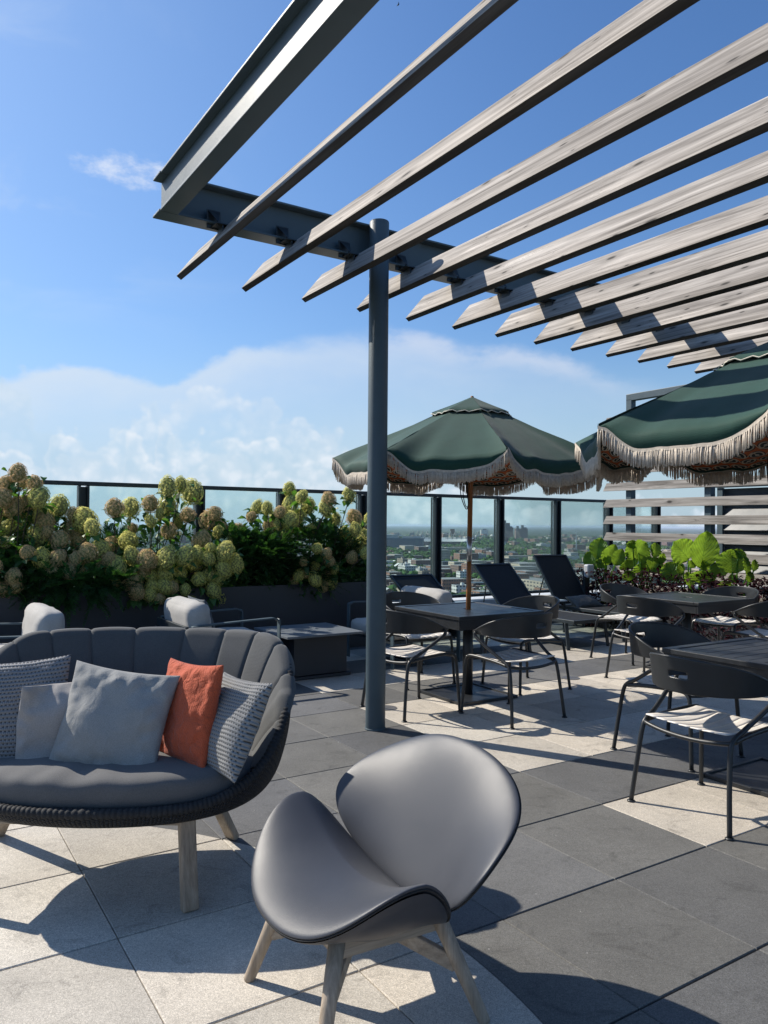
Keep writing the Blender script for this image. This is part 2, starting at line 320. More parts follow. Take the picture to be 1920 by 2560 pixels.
def paver():
    m, N, out = new_mat('concrete_paver')
    o = N.node('ShaderNodeTexCoord').outputs['Object']
    x, y, z = N.xyz(o)
    at = N.node('ShaderNodeAttribute', attribute_name='tint').outputs
    kind, tone, tone2 = N.xyz(at[1])          # kind: 1 cream, 0 dark ; tone: tile to tile variation
    dx = N.m('SUBTRACT', x, CIRC[0]); dy = N.m('SUBTRACT', y, CIRC[1])
    rr = N.m('SQRT', N.m('ADD', N.m('MULTIPLY', dx, dx), N.m('MULTIPLY', dy, dy)))
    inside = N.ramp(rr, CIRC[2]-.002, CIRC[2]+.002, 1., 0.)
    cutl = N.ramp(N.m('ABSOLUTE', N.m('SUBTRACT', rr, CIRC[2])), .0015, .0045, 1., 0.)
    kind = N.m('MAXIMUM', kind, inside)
    g1 = N.noise(o, 3.2, 5, .6); g2 = N.noise(o, 38, 4, .65); g3 = N.noise(o, 260, 2, .7); g4 = N.noise(o, 95, 3, .8, .8)
    st = N.noise(o, 5.5, 6, .7, 1.5)
    k = N.m('MULTIPLY', N.ramp(g1, .3, .7, .88, 1.12, 'LINEAR'), N.m('MULTIPLY', N.ramp(g2, .3, .7, .90, 1.10, 'LINEAR'), N.ramp(g3, .3, .7, .60, 1.32, 'LINEAR')))
    k = N.m('MULTIPLY', k, N.ramp(N.noise(o, 105, 3, .85), .34, .66, .78, 1.20, 'LINEAR'))
    k = N.m('MULTIPLY', k, N.ramp(tone, 0, 1, .80, 1.16, 'LINEAR'))
    k = N.m('MULTIPLY', k, N.ramp(st, .52, .72, 1.03, .70))
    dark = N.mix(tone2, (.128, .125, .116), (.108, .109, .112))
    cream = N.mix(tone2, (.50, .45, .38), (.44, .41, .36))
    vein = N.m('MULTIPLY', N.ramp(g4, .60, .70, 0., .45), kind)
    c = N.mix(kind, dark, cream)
    c = N.mix(1., c, N.vec(k, k, k), 'MULTIPLY')
    c = N.mix(vein, c, (.26, .23, .19))
    vo = N.node('ShaderNodeTexVoronoi', {'Scale': 9., 'Randomness': 1.}, feature='F1'); N.l.new(o, vo.inputs['Vector'])
    speck = N.m('MULTIPLY', N.ramp(vo.outputs['Distance'], .018, .03, 1., 0.), .7)
    c = N.mix(speck, c, (.45, .44, .42))
    c = N.mix(N.m('MULTIPLY', cutl, .8), c, (.05, .05, .05))
    b = N.node('ShaderNodeBsdfPrincipled', {'Base Color': c, 'Roughness': .78, 'Specular IOR Level': .4})
    bn = N.node('ShaderNodeBump', {'Strength': .35, 'Distance': .0025, 'Height': N.m('ADD', g3, N.m('MULTIPLY', g2, .6))})
    N.l.new(bn.outputs[0], b.inputs['Normal']); N.l.new(b.outputs[0], out.inputs[0]); return m

# ------------------------------------------------------------------ mesh helpers
class MB:
    def __init__(s): s.v = []; s.f = []; s.mi = []; s.uv = {}; s.mat = 0
    def add(s, vs, fs, uvs=None):
        b = len(s.v); s.v.extend([tuple(p) for p in vs])
        for i, f in enumerate(fs):
            if uvs is not None: s.uv[len(s.f)] = [uvs[j] for j in f]
            s.f.append(tuple(b+j for j in f)); s.mi.append(s.mat)
        return b
    def box(s, c, d, rot=None):
        x, y, z = [q/2 for q in d]
        vs = [Vector((sx*x, sy*y, sz*z)) for sx in (-1, 1) for sy in (-1, 1) for sz in (-1, 1)]
        if rot is not None: vs = [rot @ p for p in vs]
        vs = [p+Vector(c) for p in vs]
        s.add(vs, [(0, 1, 3, 2), (4, 6, 7, 5), (0, 4, 5, 1), (2, 3, 7, 6), (0, 2, 6, 4), (1, 5, 7, 3)])
    def beam(s, a, b, w, h, up=(0, 0, 1)):
        """rectangular bar from a to b, w sideways, h along up"""
        a = Vector(a); b = Vector(b); d = (b-a).normalized(); sd = d.cross(Vector(up)).normalized(); uu = sd.cross(d)
        vs = [p+sd*(i*w/2)+uu*(j*h/2) for p in (a, b) for i, j in ((-1, -1), (1, -1), (1, 1), (-1, 1))]
        s.add(vs, [(0, 3, 2, 1), (4, 5, 6, 7), (0, 1, 5, 4), (1, 2, 6, 5), (2, 3, 7, 6), (3, 0, 4, 7)])
    def tube(s, pts, r, n=8, closed=False, cap=True):
        pts = [Vector(p) for p in pts]; L = len(pts); rs = r if hasattr(r, '__len__') else [r]*L
        rings = []; prev = None
        for i, p in enumerate(pts):
            if closed: t = pts[(i+1) % L]-pts[i-1]
            else: t = pts[min(i+1, L-1)]-pts[max(i-1, 0)]
            t = t.normalized() if t.length > 1e-9 else Vector((0, 0, 1))
            if prev is None:
                q = Vector((0, 0, 1)) if abs(t.z) < .9 else Vector((1, 0, 0)); nx = t.cross(q).normalized()
            else: nx = (prev-t*prev.dot(t)).normalized()
            prev = nx; ny = t.cross(nx)
            rings.append([p+(nx*math.cos(2*PI*k/n)+ny*math.sin(2*PI*k/n))*rs[i] for k in range(n)])
        vs = [q for g in rings for q in g]; fs = []
        for i in range(L if closed else L-1):
            j = (i+1) % L
            for k in range(n): k2 = (k+1) % n; fs.append((i*n+k, i*n+k2, j*n+k2, j*n+k))
        if cap and not closed: fs.append(tuple(range(n))[::-1]); fs.append(tuple((L-1)*n+k for k in range(n)))
        s.add(vs, fs)
    def grid(s, fn, nu, nv, closeu=False, uvs=None, skip=None):
        vs = [fn(i/(nu if closeu else nu-1), j/(nv-1)) for j in range(nv) for i in range(nu)]
        fs = []
        for j in range(nv-1):
            for i in range(nu if closeu else nu-1):
                if skip and skip(i, j): continue
                i2 = (i+1) % nu; fs.append((j*nu+i, j*nu+i2, (j+1)*nu+i2, (j+1)*nu+i))
        uv = [(uvs[0]*i/(nu-1), uvs[1]*j/(nv-1)) for j in range(nv) for i in range(nu)] if uvs else None
        s.add(vs, fs, uv)
    def build(s, name, mat, parent=None, smooth=False, world=False, bevel=0., auto=None, sub=0, solid=0.):
        me = bpy.data.meshes.new(name)
        vs = s.v
        if world and parent is not None:
            inv = WM[parent.name].inverted(); vs = [tuple(inv @ Vector(p)) for p in vs]
        me.from_pydata(vs, [], s.f)
        for mm in (mat if isinstance(mat, (list, tuple)) else [mat]): me.materials.append(mm)
        if any(s.mi): me.polygons.foreach_set('material_index', s.mi)
        if s.uv:
            ul = me.uv_layers.new(name='uv')
            for p in me.polygons:
                q = s.uv.get(p.index)
                if q:
                    for li, c in zip(p.loop_indices, q): ul.data[li].uv = c
        if smooth: me.polygons.foreach_set('use_smooth', [True]*len(me.polygons))
        me.update()
        o = bpy.data.objects.new(name, me); COL.objects.link(o)
        if parent is not None: o.parent = parent
        if solid:
            md = o.modifiers.new('solid', 'SOLIDIFY'); md.thickness = solid; md.offset = 0
        if sub:
            md = o.modifiers.new('sub', 'SUBSURF'); md.levels = sub; md.render_levels = sub
        if bevel:
            md = o.modifiers.new('bevel', 'BEVEL'); md.width = bevel; md.segments = 2; md.limit_method = 'ANGLE'; md.angle_limit = R(40)
        return o
WM = {}
def smooth_path(pts, k=6, closed=False):
    pts = [Vector(p) for p in pts]; out = []; n = len(pts)
    for i in range(n if closed else n-1):
        p0 = pts[(i-1) % n] if (closed or i > 0) else pts[0]*2-pts[1]
        p1 = pts[i]; p2 = pts[(i+1) % n]; p3 = pts[(i+2) % n] if (closed or i < n-2) else p2*2-p1
        for q in range(k):
            t = q/k; out.append(.5*((2*p1)+(p2-p0)*t+(2*p0-5*p1+4*p2-p3)*t*t+(3*p1-p0-3*p2+p3)*t**3))
    if not closed: out.append(pts[-1])
    return out
def tag(o, label=None, cat=None, group=None, kind=None):
    if label: o['label'] = label
    if cat: o['category'] = cat
    if group: o['group'] = group
    if kind: o['kind'] = kind
    return o
def thing(name, label, cat, loc=(0, 0, 0), rotz=0., group=None):
    o = bpy.data.objects.new(name, None); COL.objects.link(o); o.location = loc; o.rotation_euler = (0, 0, rotz); o.empty_display_size = .1
    WM[o.name] = Matrix.Translation(Vector(loc)) @ Matrix.Rotation(rotz, 4, 'Z')
    return tag(o, label, cat, group)
def children(o): return [c for c in bpy.data.objects if c.parent == o]
def copy_tree(o, loc, rotz, label=None, group=None, parent=None):
    c = o.copy(); COL.objects.link(c)
    if parent is None:
        c.location = loc; c.rotation_euler = (0, 0, rotz)
        WM[c.name] = Matrix.Translation(Vector(loc)) @ Matrix.Rotation(rotz, 4, 'Z')
        if label: c['label'] = label
        if group: c['group'] = group
    else: c.parent = parent
    for ch in children(o): copy_tree(ch, None, None, parent=c)
    return c

TH = R(32.75)
UX = Vector((math.cos(TH), math.sin(TH), 0)); VX = Vector((-math.sin(TH), math.cos(TH), 0))
def G(u, v, z=0.): return UX*u+VX*v+Vector((0, 0, z))
CIRC = (-1.745, 1.374, 2.383)
M['paver'] = paver()

# ------------------------------------------------------------------ deck
def deck():
    P1 = Vector((.9587, 3.1634, 0)); T = .61
    mb = MB(); tints = []
    u0, v0 = P1.dot(UX), P1.dot(VX)
    rnd = random.Random(5)
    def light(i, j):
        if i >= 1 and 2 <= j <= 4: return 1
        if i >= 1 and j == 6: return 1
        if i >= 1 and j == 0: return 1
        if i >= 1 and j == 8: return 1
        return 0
    for i in range(-16, 15):
        for j in range(-8, 10):
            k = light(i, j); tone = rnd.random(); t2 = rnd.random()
            # joints along u (constant v) are wider than the others
            a0 = u0+i*T+.0015; a1 = u0+(i+1)*T-.0015; b0 = v0+j*T+.0035; b1 = v0+(j+1)*T-.0035
            dz = rnd.uniform(-.0008, .0008)
            ch = .003
            top = [G(a0+ch, b0+ch, dz), G(a1-ch, b0+ch, dz), G(a1-ch, b1-ch, dz), G(a0+ch, b1-ch, dz)]
            mid = [G(a0, b0, dz-ch), G(a1, b0, dz-ch), G(a1, b1, dz-ch), G(a0, b1, dz-ch)]
            bot = [p+Vector((0, 0, -.05)) for p in mid]
            f = [(0, 1, 2, 3)]
            for q in range(4):
                r = (q+1) % 4; f += [(q, 4+q, 4+r, r), (4+q, 8+q, 8+r, 4+r)]
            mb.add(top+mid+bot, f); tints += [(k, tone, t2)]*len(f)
    o = mb.build('deck', M['paver'])
    at = o.data.attributes.new('tint', 'FLOAT_VECTOR', 'FACE')
    at.data.foreach_set('vector', [c for t in tints for c in t])
    tag(o, kind='structure', label='roof deck of cream and dark grey square pavers', cat='floor')
    b = MB(); b.box(G(1.0, 2.0, -.30), (22, 17, .5), Matrix.Rotation(TH, 3, 'Z'))
    tag(b.build('deck_base', simple('deck_base', (.012, .012, .012), .95)), kind='structure', label='dark slab under the pavers seen in the joints', cat='floor')
deck()

# ------------------------------------------------------------------ tower body below the deck, city ground
GZ = -70.
def city():
    rnd = random.Random(11)
    m, N, out = new_mat('city_ground')
    o = N.node('ShaderNodeTexCoord').outputs['Object']
    a = N.noise(o, .004, 6, .65); b = N.noise(o, .03, 5, .7); c = N.noise(o, .0011, 3, .5)
    col = N.mix(N.ramp(a, .35, .65), (.022, .045, .018), (.050, .070, .032))
    col = N.mix(N.ramp(b, .58, .72), col, (.14, .14, .13))
    col = N.mix(N.ramp(c, .4, .7, 0, .6), col, (.03, .055, .025))
    bs = N.node('ShaderNodeBsdfPrincipled', {'Base Color': col, 'Roughness': .95, 'Specular IOR Level': .1}); N.l.new(bs.outputs[0], out.inputs[0])
    g = MB(); n = 40
    ring = [(math.cos(2*PI*k/n)*45000, math.sin(2*PI*k/n)*45000, GZ) for k in range(n)]
    g.add(ring, [tuple(range(n))]); tag(g.build('city_ground', m), kind='structure', label='flat green suburb stretching to the horizon', cat='ground')
    # tree cover: thousands of crowns that read as one mass
    tv = []; tf = []
    ico_v = []; ph = (1+5**.5)/2
    for q in [(-1, ph, 0), (1, ph, 0), (-1, -ph, 0), (1, -ph, 0), (0, -1, ph), (0, 1, ph), (0, -1, -ph), (0, 1, -ph), (ph, 0, -1), (ph, 0, 1), (-ph, 0, -1), (-ph, 0, 1)]: ico_v.append(Vector(q).normalized())
    ico_f = [(0, 11, 5), (0, 5, 1), (0, 1, 7), (0, 7, 10), (0, 10, 11), (1, 5, 9), (5, 11, 4), (11, 10, 2), (10, 7, 6), (7, 1, 8), (3, 9, 4), (3, 4, 2), (3, 2, 6), (3, 6, 8), (3, 8, 9), (4, 9, 5), (2, 4, 11), (6, 2, 10), (8, 6, 7), (9, 8, 1)]
    def dens(x, y): return noise.noise(Vector((x*.0022, y*.0022, 1.3)))+.6*noise.noise(Vector((x*.008, y*.008, 4.)))
    def crown(x, y, r, h):
        for _ in range(rnd.choice((2, 3, 3, 4))):
            ox = x+rnd.uniform(-.6, .6)*r; oy = y+rnd.uniform(-.6, .6)*r; rr = r*rnd.uniform(.5, .85); hz = h*rnd.uniform(.45, .8)
            b0 = len(tv); ro = rnd.uniform(0, 6)
            for p in ico_v:
                k = rr*rnd.uniform(.75, 1.2)
                tv.append((ox+(p.x*math.cos(ro)-p.y*math.sin(ro))*k, oy+(p.x*math.sin(ro)+p.y*math.cos(ro))*k, GZ+hz+p.z*k*.8))
            tf.extend([(b0+i, b0+j, b0+k) for i, j, k in ico_f])
    cnt = 0
    while cnt < 12500:
        t = rnd.random(); d = 560*math.exp(t*math.log(4600/560)); az = rnd.uniform(-.36, .52)
        x = d*math.sin(az); y = d*math.cos(az)
        if dens(x, y)+rnd.uniform(-.25, .25) < -.22: continue
        crown(x, y, rnd.uniform(4., 7.5)*(1+d/4000), rnd.uniform(8, 13)); cnt += 1
    me = bpy.data.meshes.new('city_trees'); me.from_pydata(tv, [], tf); me.update()
    me.materials.append(leafmat('far_foliage', (.052, .105, .028), .45, .1, .9, spec=.1))
    o = bpy.data.objects.new('city_trees', me); COL.objects.link(o)
    tag(o, 'continuous cover of dark green street trees between the city roofs', 'trees', kind='stuff')
    # buildings
    def bmat(name, wall, dark):
        m, N, out = new_mat(name)
        tc = N.node('ShaderNodeTexCoord').outputs['Object']; x, y, z = N.xyz(tc)
        nrm = N.node('ShaderNodeNewGeometry').outputs['Normal']; nz = N.xyz(nrm)[2]
        s = N.m('ADD', x, y)
        wx = N.ramp(N.m('FRACT', N.m('DIVIDE', s, 3.4)), .42, .46); wz = N.ramp(N.m('ABSOLUTE', N.m('SUBTRACT', N.m('FRACT', N.m('DIVIDE', z, 3.3)), .55)), .24, .20)
        rr = N.node('ShaderNodeObjectInfo').outputs['Random']
        k = N.ramp(rr, 0, 1, .72, 1.25, 'LINEAR')
        side = N.m('LESS_THAN', N.m('ABSOLUTE', nz), .5)
        wl = N.mix(1., wall, N.vec(k, k, k), 'MULTIPLY')
        c = N.mix(N.m('MULTIPLY', N.m('MULTIPLY', wx, wz), side), wl, dark)
        rk = N.ramp(N.m('FRACT', N.m('MULTIPLY', rr, 7.3)), 0, 1, .10, .62, 'LINEAR')
        nn = N.ramp(N.noise(tc, .4, 4, .7), .3, .7, .75, 1.2, 'LINEAR'); rk = N.m('MULTIPLY', rk, nn)
        c = N.mix(side, N.vec(rk, rk, N.m('MULTIPLY', rk, .98)), c)
        b = N.node('ShaderNodeBsdfPrincipled', {'Base Color': c, 'Roughness': .8}); N.l.new(b.outputs[0], out.inputs[0]); return m
    mats = [bmat('brick_facade', (.22, .11, .075), (.04, .05, .06)), bmat('tan_facade', (.40, .33, .25), (.05, .05, .06)),
            bmat('pale_facade', (.55, .53, .50), (.06, .07, .08)), bmat('brown_facade', (.16, .10, .08), (.03, .03, .04))]
    def bld_mesh(w, d, h, kind):
        b = MB(); t = .5
        b.box((0, 0, h/2), (w, d, h))
        for sx in (-1, 1):                                  # parapet
            b.box((sx*(w/2-t/2), 0, h+.5), (t, d, 1.0)); b.box((0, sx*(d/2-t/2), h+.5), (w-2*t, t, 1.0))
        if kind == 1: b.box((w*.2, d*.1, h+1.6), (w*.22, d*.25, 3.2))
        if kind == 2:
            b.box((-w*.25, 0, h+1.), (2.5, 2.5, 2.)); b.box((w*.1, -d*.2, h+.9), (3.5, 2., 1.8)); b.box((w*.3, d*.2, h+1.3), (1.2, 1.2, 2.6))
        if kind == 3:                                       # pitched roof
            b.add([(-w/2, -d/2, h+1), (w/2, -d/2, h+1), (w/2, d/2, h+1), (-w/2, d/2, h+1), (-w/2, 0, h+1+d*.3), (w/2, 0, h+1+d*.3)], [(0, 1, 5, 4), (2, 3, 4, 5), (1, 2, 5), (3, 0, 4)])
        return b
    protos = []
    specs = [(9, 16, 9, 3), (8, 18, 10, 0), (10, 20, 11, 2), (14, 15, 12, 1), (24, 13, 13, 2), (18, 22, 11, 0), (13, 11, 15, 1), (34, 15, 10, 2), (10, 10, 8, 3), (26, 18, 16, 1)]
    for i, sp in enumerate(specs):
        for mi in (i % 4, (i+1) % 4):
            o = bld_mesh(*sp).build('city_building', mats[mi]); protos.append((o, sp)); COL.objects.unlink(o)
    names = {3: ('low pitched-roof house among the city trees', 'house', 'houses'), 0: ('plain flat-roofed block among the city trees', 'building', 'flat-roofed city blocks'),
             1: ('city block with a raised rooftop stair box', 'building', 'city blocks with rooftop stair boxes'), 2: ('city block with small boxes of plant on its flat roof', 'building', 'city blocks with rooftop plant')}
    ga = R(20); cells = set(); n = 0; far = MB(); tries = 0
    far_n = 0
    while (n < 290 or far_n < 500) and tries < 60000:
        tries += 1
        t = rnd.random(); az = rnd.uniform(-.12, .50) if rnd.random() < .93 else rnd.uniform(-.34, -.12)
        dist = 640*math.exp(t*math.log(5200/640)); x = dist*math.sin(az); y = dist*math.cos(az)
        gx = x*math.cos(ga)+y*math.sin(ga); gy = -x*math.sin(ga)+y*math.cos(ga)
        cs = 24 if dist < 2000 else 50
        key = (cs, round(gx/cs), round(gy/cs))
        if key in cells: continue
        if noise.noise(Vector((x*.004, y*.004, 9.)))+rnd.uniform(-.5, .5) < -.15: continue
        if 2050 < dist < 3250 and -.03 < az < .14: continue       # keep the ballpark and office block clear
        cells.add(key)
        gx = key[1]*cs; gy = key[2]*cs; x = gx*math.cos(ga)-gy*math.sin(ga); y = gx*math.sin(ga)+gy*math.cos(ga)
        rz = ga+rnd.choice((0, PI/2))
        o0, sp = rnd.choice(protos if dist > 1000 else protos[:14])
        if dist < 2300 and n < 290:
            c = o0.copy(); COL.objects.link(c); c.location = (x, y, GZ); c.rotation_euler = (0, 0, rz); n += 1
            nm = names[sp[3]]; tag(c, nm[0], nm[1], nm[2]); c.name = 'city_house' if sp[3] == 3 else 'city_building'
        elif far_n < 500:
            far_n += 1; w, d, h, _ = sp; k = 1+rnd.random()*.8
            far.mat = rnd.randrange(4)
            far.box((x, y, GZ+h*k/2), (w*k, d*k, h*k), Matrix.Rotation(rz, 3, 'Z'))
    tag(far.build('distant_buildings', mats), 'hazy scatter of tiny far-off buildings towards the horizon', 'buildings', kind='stuff')
    for o, _ in protos: bpy.data.objects.remove(o)
    def at(px, d): a = (px-960)/1920; return a*d, d
    # --- landmarks
    def tower(px, d, w, dp, h, mat, name, label, step=None):
        x, y = at(px, d); t = thing(name, label, 'building', (x, y, GZ), R(8))
        b = MB(); b.box((0, 0, h/2), (w, dp, h)); b.build('wall', mat, t)
        r = MB()
        for q in (step or [(0, w*.5, 6)]): r.box((q[0], 0, h+q[2]/2), (q[1], dp*.6, q[2]))
        r.build('roof', M['panel'], t)
    tower(1262, 3600, 42, 30, 84, mats[3], 'tall_tower', 'tallest dark apartment tower standing above the horizon', [(-6, 20, 12), (-10, 5, 22)])
    tower(1277, 3900, 22, 20, 62, mats[0], 'slim_tower', 'slimmer tower tucked right behind the tallest tower')
    tower(1303, 3700, 58, 25, 58, mats[3], 'broad_tower', 'broad brown block with two roof stubs near the horizon', [(-18, 8, 12), (6, 10, 16), (20, 12, 6)])
    tower(1258, 2900, 34, 24, 30, mats[0], 'brick_block', 'red brick block in front of the tallest tower')
    tower(1211, 5200, 50, 25, 42, mats[2], 'pale_block', 'small pale block on the horizon left of the tallest tower')
    tower(1220, 1650, 24, 30, 17, mats[0], 'brick_flats', 'square red brick flats below the ballpark to the right')
    tower(1120, 1180, 38, 26, 10, mats[1], 'tan_warehouse', 'wide windowless tan building left of centre city view')
    tower(1275, 1230, 58, 16, 13, mats[0], 'brick_terrace', 'long brick terrace with pale gables right of the umbrella pole')
    tower(1130, 1000, 75, 18, 9, mats[3], 'brown_rowhouses', 'long brown row building below the tan warehouse')
    tower(1195, 790, 60, 26, 7, M['panel'], 'brown_flat_block', 'low dark brown block directly below the glass railing')
    # office block with glass facade at left
    x, y = at(1005, 2150); t = thing('glass_office', 'dark glass office block with pale upper band left of the ballpark', 'building', (x, y, GZ), R(-8))
    b = MB(); b.box((0, 0, 17), (120, 45, 34)); b.build('wall', bmat('glass_facade', (.10, .13, .16), (.02, .03, .04)), t)
    b = MB(); b.box((-30, 0, 39), (40, 40, 10)); b.box((28, 5, 37), (50, 30, 6)); b.build('upper_storey', mats[2], t)
    b = MB()
    for q in (-48, -12, 30): b.box((q, -8, 46), (12, 10, 8))
    b.build('roof_plant', M['white'], t)
    # ballpark with white roof trusses
    x, y = at(1110, 2750); t = thing('ballpark', 'ballpark with a row of white slanting roof trusses', 'stadium', (x, y, GZ), R(5))
    b = MB()
    for k in range(24):
        a = PI*(.08+.84*k/23); a2 = PI*(.08+.84*(k+1)/23)
        if k == 23: break
        p = [Vector((math.cos(q)*120, math.sin(q)*70, 0)) for q in (a, a2)]; c_ = [q*.6 for q in p]
        b.add([p[0], p[1], p[1]+Vector((0, 0, 26)), p[0]+Vector((0, 0, 26)), c_[0], c_[1], c_[1]+Vector((0, 0, 6)), c_[0]+Vector((0, 0, 6))], [(0, 1, 2, 3), (3, 2, 6, 7), (7, 6, 5, 4)])
    b.box((0, -40, 7), (230, 30, 14)); b.build('stand', mats[3], t)
    b = MB()
    for k in range(15):
        xx = -118+k*17
        if k in (6, 7): continue
        b.tube([(xx, 30, 20), (xx+12, 30, 50)], 1.5, 4); b.tube([(xx+12, 30, 50), (xx+17, 30, 24)], 1.2, 4)
    for zz in (24, 36): b.tube([(-118, 30, zz), (-22, 30, zz)], 1., 4); b.tube([(10, 30, zz), (125, 30, zz)], 1., 4)
    b.build('roof_truss', M['white'], t)
    b = MB(); b.box((38, 40, 44), (16, 5, 26)); b.build('scoreboard', mats[3], t)
    x, y = at(1441, 1900); t = thing('radio_mast', 'thin pale mast rising above the trees at right', 'mast', (x, y, GZ))
    b = MB(); b.tube([(0, 0, 0), (0, 0, 62)], [1.6, .9], 6); b.box((0, 0, 62), (5, 2, 1.2)); b.build('pole', M['coping'], t)
city()

# ------------------------------------------------------------------ guard rail with glass
def railing():
    D = 8.9; t = thing('glass_guardrail', 'tall glass guardrail with dark posts and top rail along the deck edge', 'railing', G(0, D, 0), TH)
    posts = [-1.0, .25, 1.785, 3.10, 4.18, 5.36, 6.62, 7.815, 9.02, 10.25, 11.5]
    for i, p in enumerate(posts):
        b = MB(); b.box((p-.045, 0, .93), (.022, .12, 1.82)); b.box((p+.045, 0, .93), (.022, .12, 1.82)); b.box((p, .02, .93), (.08, .03, 1.80)); b.build('post', M['steel_dark'], t, bevel=.002)
    b = MB(); b.box((4.5, 0, 1.865), (16.5, .085, .045)); b.build('top_rail', M['steel_dark'], t, bevel=.006)
    b = MB(); b.box((4.5, 0, .40), (16.5, .06, .04)); b.build('bottom_rail', M['steel_dark'], t)
    for i in range(len(posts)-1):
        b = MB(); b.box(((posts[i]+posts[i+1])/2, .0, 1.13), (posts[i+1]-posts[i]-.13, .012, 1.42)); b.build('glass_panel', M['glass'], t)
    b = MB(); b.box(G(4.5, 9.08, .16), (17, .62, .36), Matrix.Rotation(TH, 3, 'Z'))
    tag(b.build('edge_kerb', M['coping'], bevel=.01), 'pale low kerb that carries the glass guardrail', 'kerb')
railing()

# ------------------------------------------------------------------ planters
def planters():
    for k, (u0, u1) in enumerate([(-3.6, -.9), (-.9, 2.42), (2.43, 4.86)]):
        t = thing('metal_planter', ['dark metal planter at the far left under the left hydrangea', 'long dark metal planter behind the white armchairs', 'dark metal planter nearest the pergola pillar, under the right hydrangea'][k], 'planter', G((u0+u1)/2, 8.2, 0), TH, 'planters along the guardrail')
        L = u1-u0-.012; b = MB()
        b.box((0, -.42, .375), (L, .02, .75)); b.box((0, .42, .375), (L, .02, .75)); b.box((-L/2+.01, 0, .375), (.02, .82, .75)); b.box((L/2-.01, 0, .375), (.02, .82, .75))
        b.box((0, -.405, .755), (L, .055, .012)); b.build('box', M['planter'], t)
        b = MB(); b.box((0, 0, .66), (L-.045, .815, .05)); b.build('soil', M['soil'], t)
planters()

# ------------------------------------------------------------------ pergola
def pergola():
    t = thing('pergola', 'steel and timber pergola with weathered slats overhead on a round post', 'pergola', G(2.9, 4.6, 0), TH)
    ox, oy = 2.9, 4.6
    def L(u, v, z): return (u-ox, v-oy, z)
    z0, z1, tf = 3.334, 3.58, .014
    # cross beam (along u)
    b = MB(); ua, ub = 1.345, 9.22; lc = (ua+ub)/2-ox
    b.box((lc, 4.71-oy, z0+tf/2), (ub-ua, .14, tf)); b.box((lc, 4.71-oy, z1-tf/2), (ub-ua, .14, tf)); b.box((lc+.035, 4.712-oy, (z0+z1)/2), (ub-ua-.07, .011, z1-z0-2*tf-.002))
    b.build('steel_beam', M['steel'], t, bevel=.003)
    # side beam (along v)
    b = MB(); va, vb = -2.6, 4.638; lc = (va+vb)/2-oy
    b.box((1.405-ox, lc, z0+tf/2), (.11, vb-va, tf)); b.box((1.405-ox, lc, z1-tf/2), (.11, vb-va, tf)); b.box((1.402-ox, lc+.075, (z0+z1)/2), (.011, vb-va+.13, z1-z0-2*tf-.002))
    b.build('steel_beam', M['steel'], t, bevel=.003)
    # round post
    b = MB(); b.tube([(0, 0, 0), (0, 0, 3.590)], .070, 48); b.tube([(0, 0, 3.590), (0, 0, 3.597)], [.070, .066], 48); b.tube([(0, 0, 0), (0, 0, .012)], .074, 48)
    o = b.build('post', M['steel'], t, bevel=.003)
    for p in o.data.polygons: p.use_smooth = len(p.vertices) == 4
    b = MB(); b.box((9.18-ox, 4.6-oy, 1.78), (.1, .1, 3.56)); b.build('post', M['steel'], t, bevel=.004)
    # slats: local x along length; end cut slanting
    Ls, h, w, tl = 8.2, .240, .041, .6285
    prof = ((0., 0.), (-w*math.cos(tl), -w*math.sin(tl)), (-w*math.cos(tl)-h*math.sin(tl), -w*math.sin(tl)+h*math.cos(tl)), (-h*math.sin(tl), h*math.cos(tl)))
    b = MB(); vs = []
    N_ = 40
    for k in range(N_+1):
        f = k/N_
        xb = -f*Ls; xt = -.065-f*(Ls-.065)
        for qi in (0, 1, 2, 3): vs.append((xt if qi > 1 else xb, prof[qi][0], prof[qi][1]))
    fs = [(0, 1, 2, 3), tuple(4*N_+q for q in (3, 2, 1, 0))]
    for k in range(N_):
        for q in range(4): r = (q+1) % 4; fs.append((4*k+r, 4*k+4+r, 4*k+4+q, 4*k+q))
    b.add(vs, [fs[0][::-1], fs[1][::-1]]+fs[2:])
    b.mi = [0, 0]+[1 if (i % 4) in (0, 2) else 0 for i in range(4*N_)]  # narrow lower and upper edges take the cedar with painted-in shade
    s0 = b.build('slat', [M['slat'], M['slat_edge_shade']], t, bevel=.003)
    br = MB()
    br.box((0, .045, .235), (.09, .008, .12)); br.add([(-.045, .05, .30), (.045, .05, .30), (.0, -.055, .188)], [(0, 1, 2)])
    br.box((.035, 0, .186), (.10, .11, .006)); br.box((.03, .0, .155), (.008, .09, .06))
    for q in (-.03, .03): br.tube([(.0, q, .18), (.0, q, .205)], .008, 6)
    b0 = br.build('bracket', M['steel_dark'], t)
    rnd = random.Random(3)
    for k in range(17):
        u = 1.6274+k*.4767
        o = s0 if k == 0 else s0.copy(); q = b0 if k == 0 else b0.copy()
        if k: COL.objects.link(o); COL.objects.link(q)
        o.rotation_euler = (rnd.uniform(-.008, .008), rnd.uniform(-.002, .002), PI/2+rnd.uniform(-.002, .002)); o.location = L(u, 5.19+rnd.uniform(-.01, .01), 3.136)
        q.location = L(u+.07, 4.62, 3.128)
pergola()

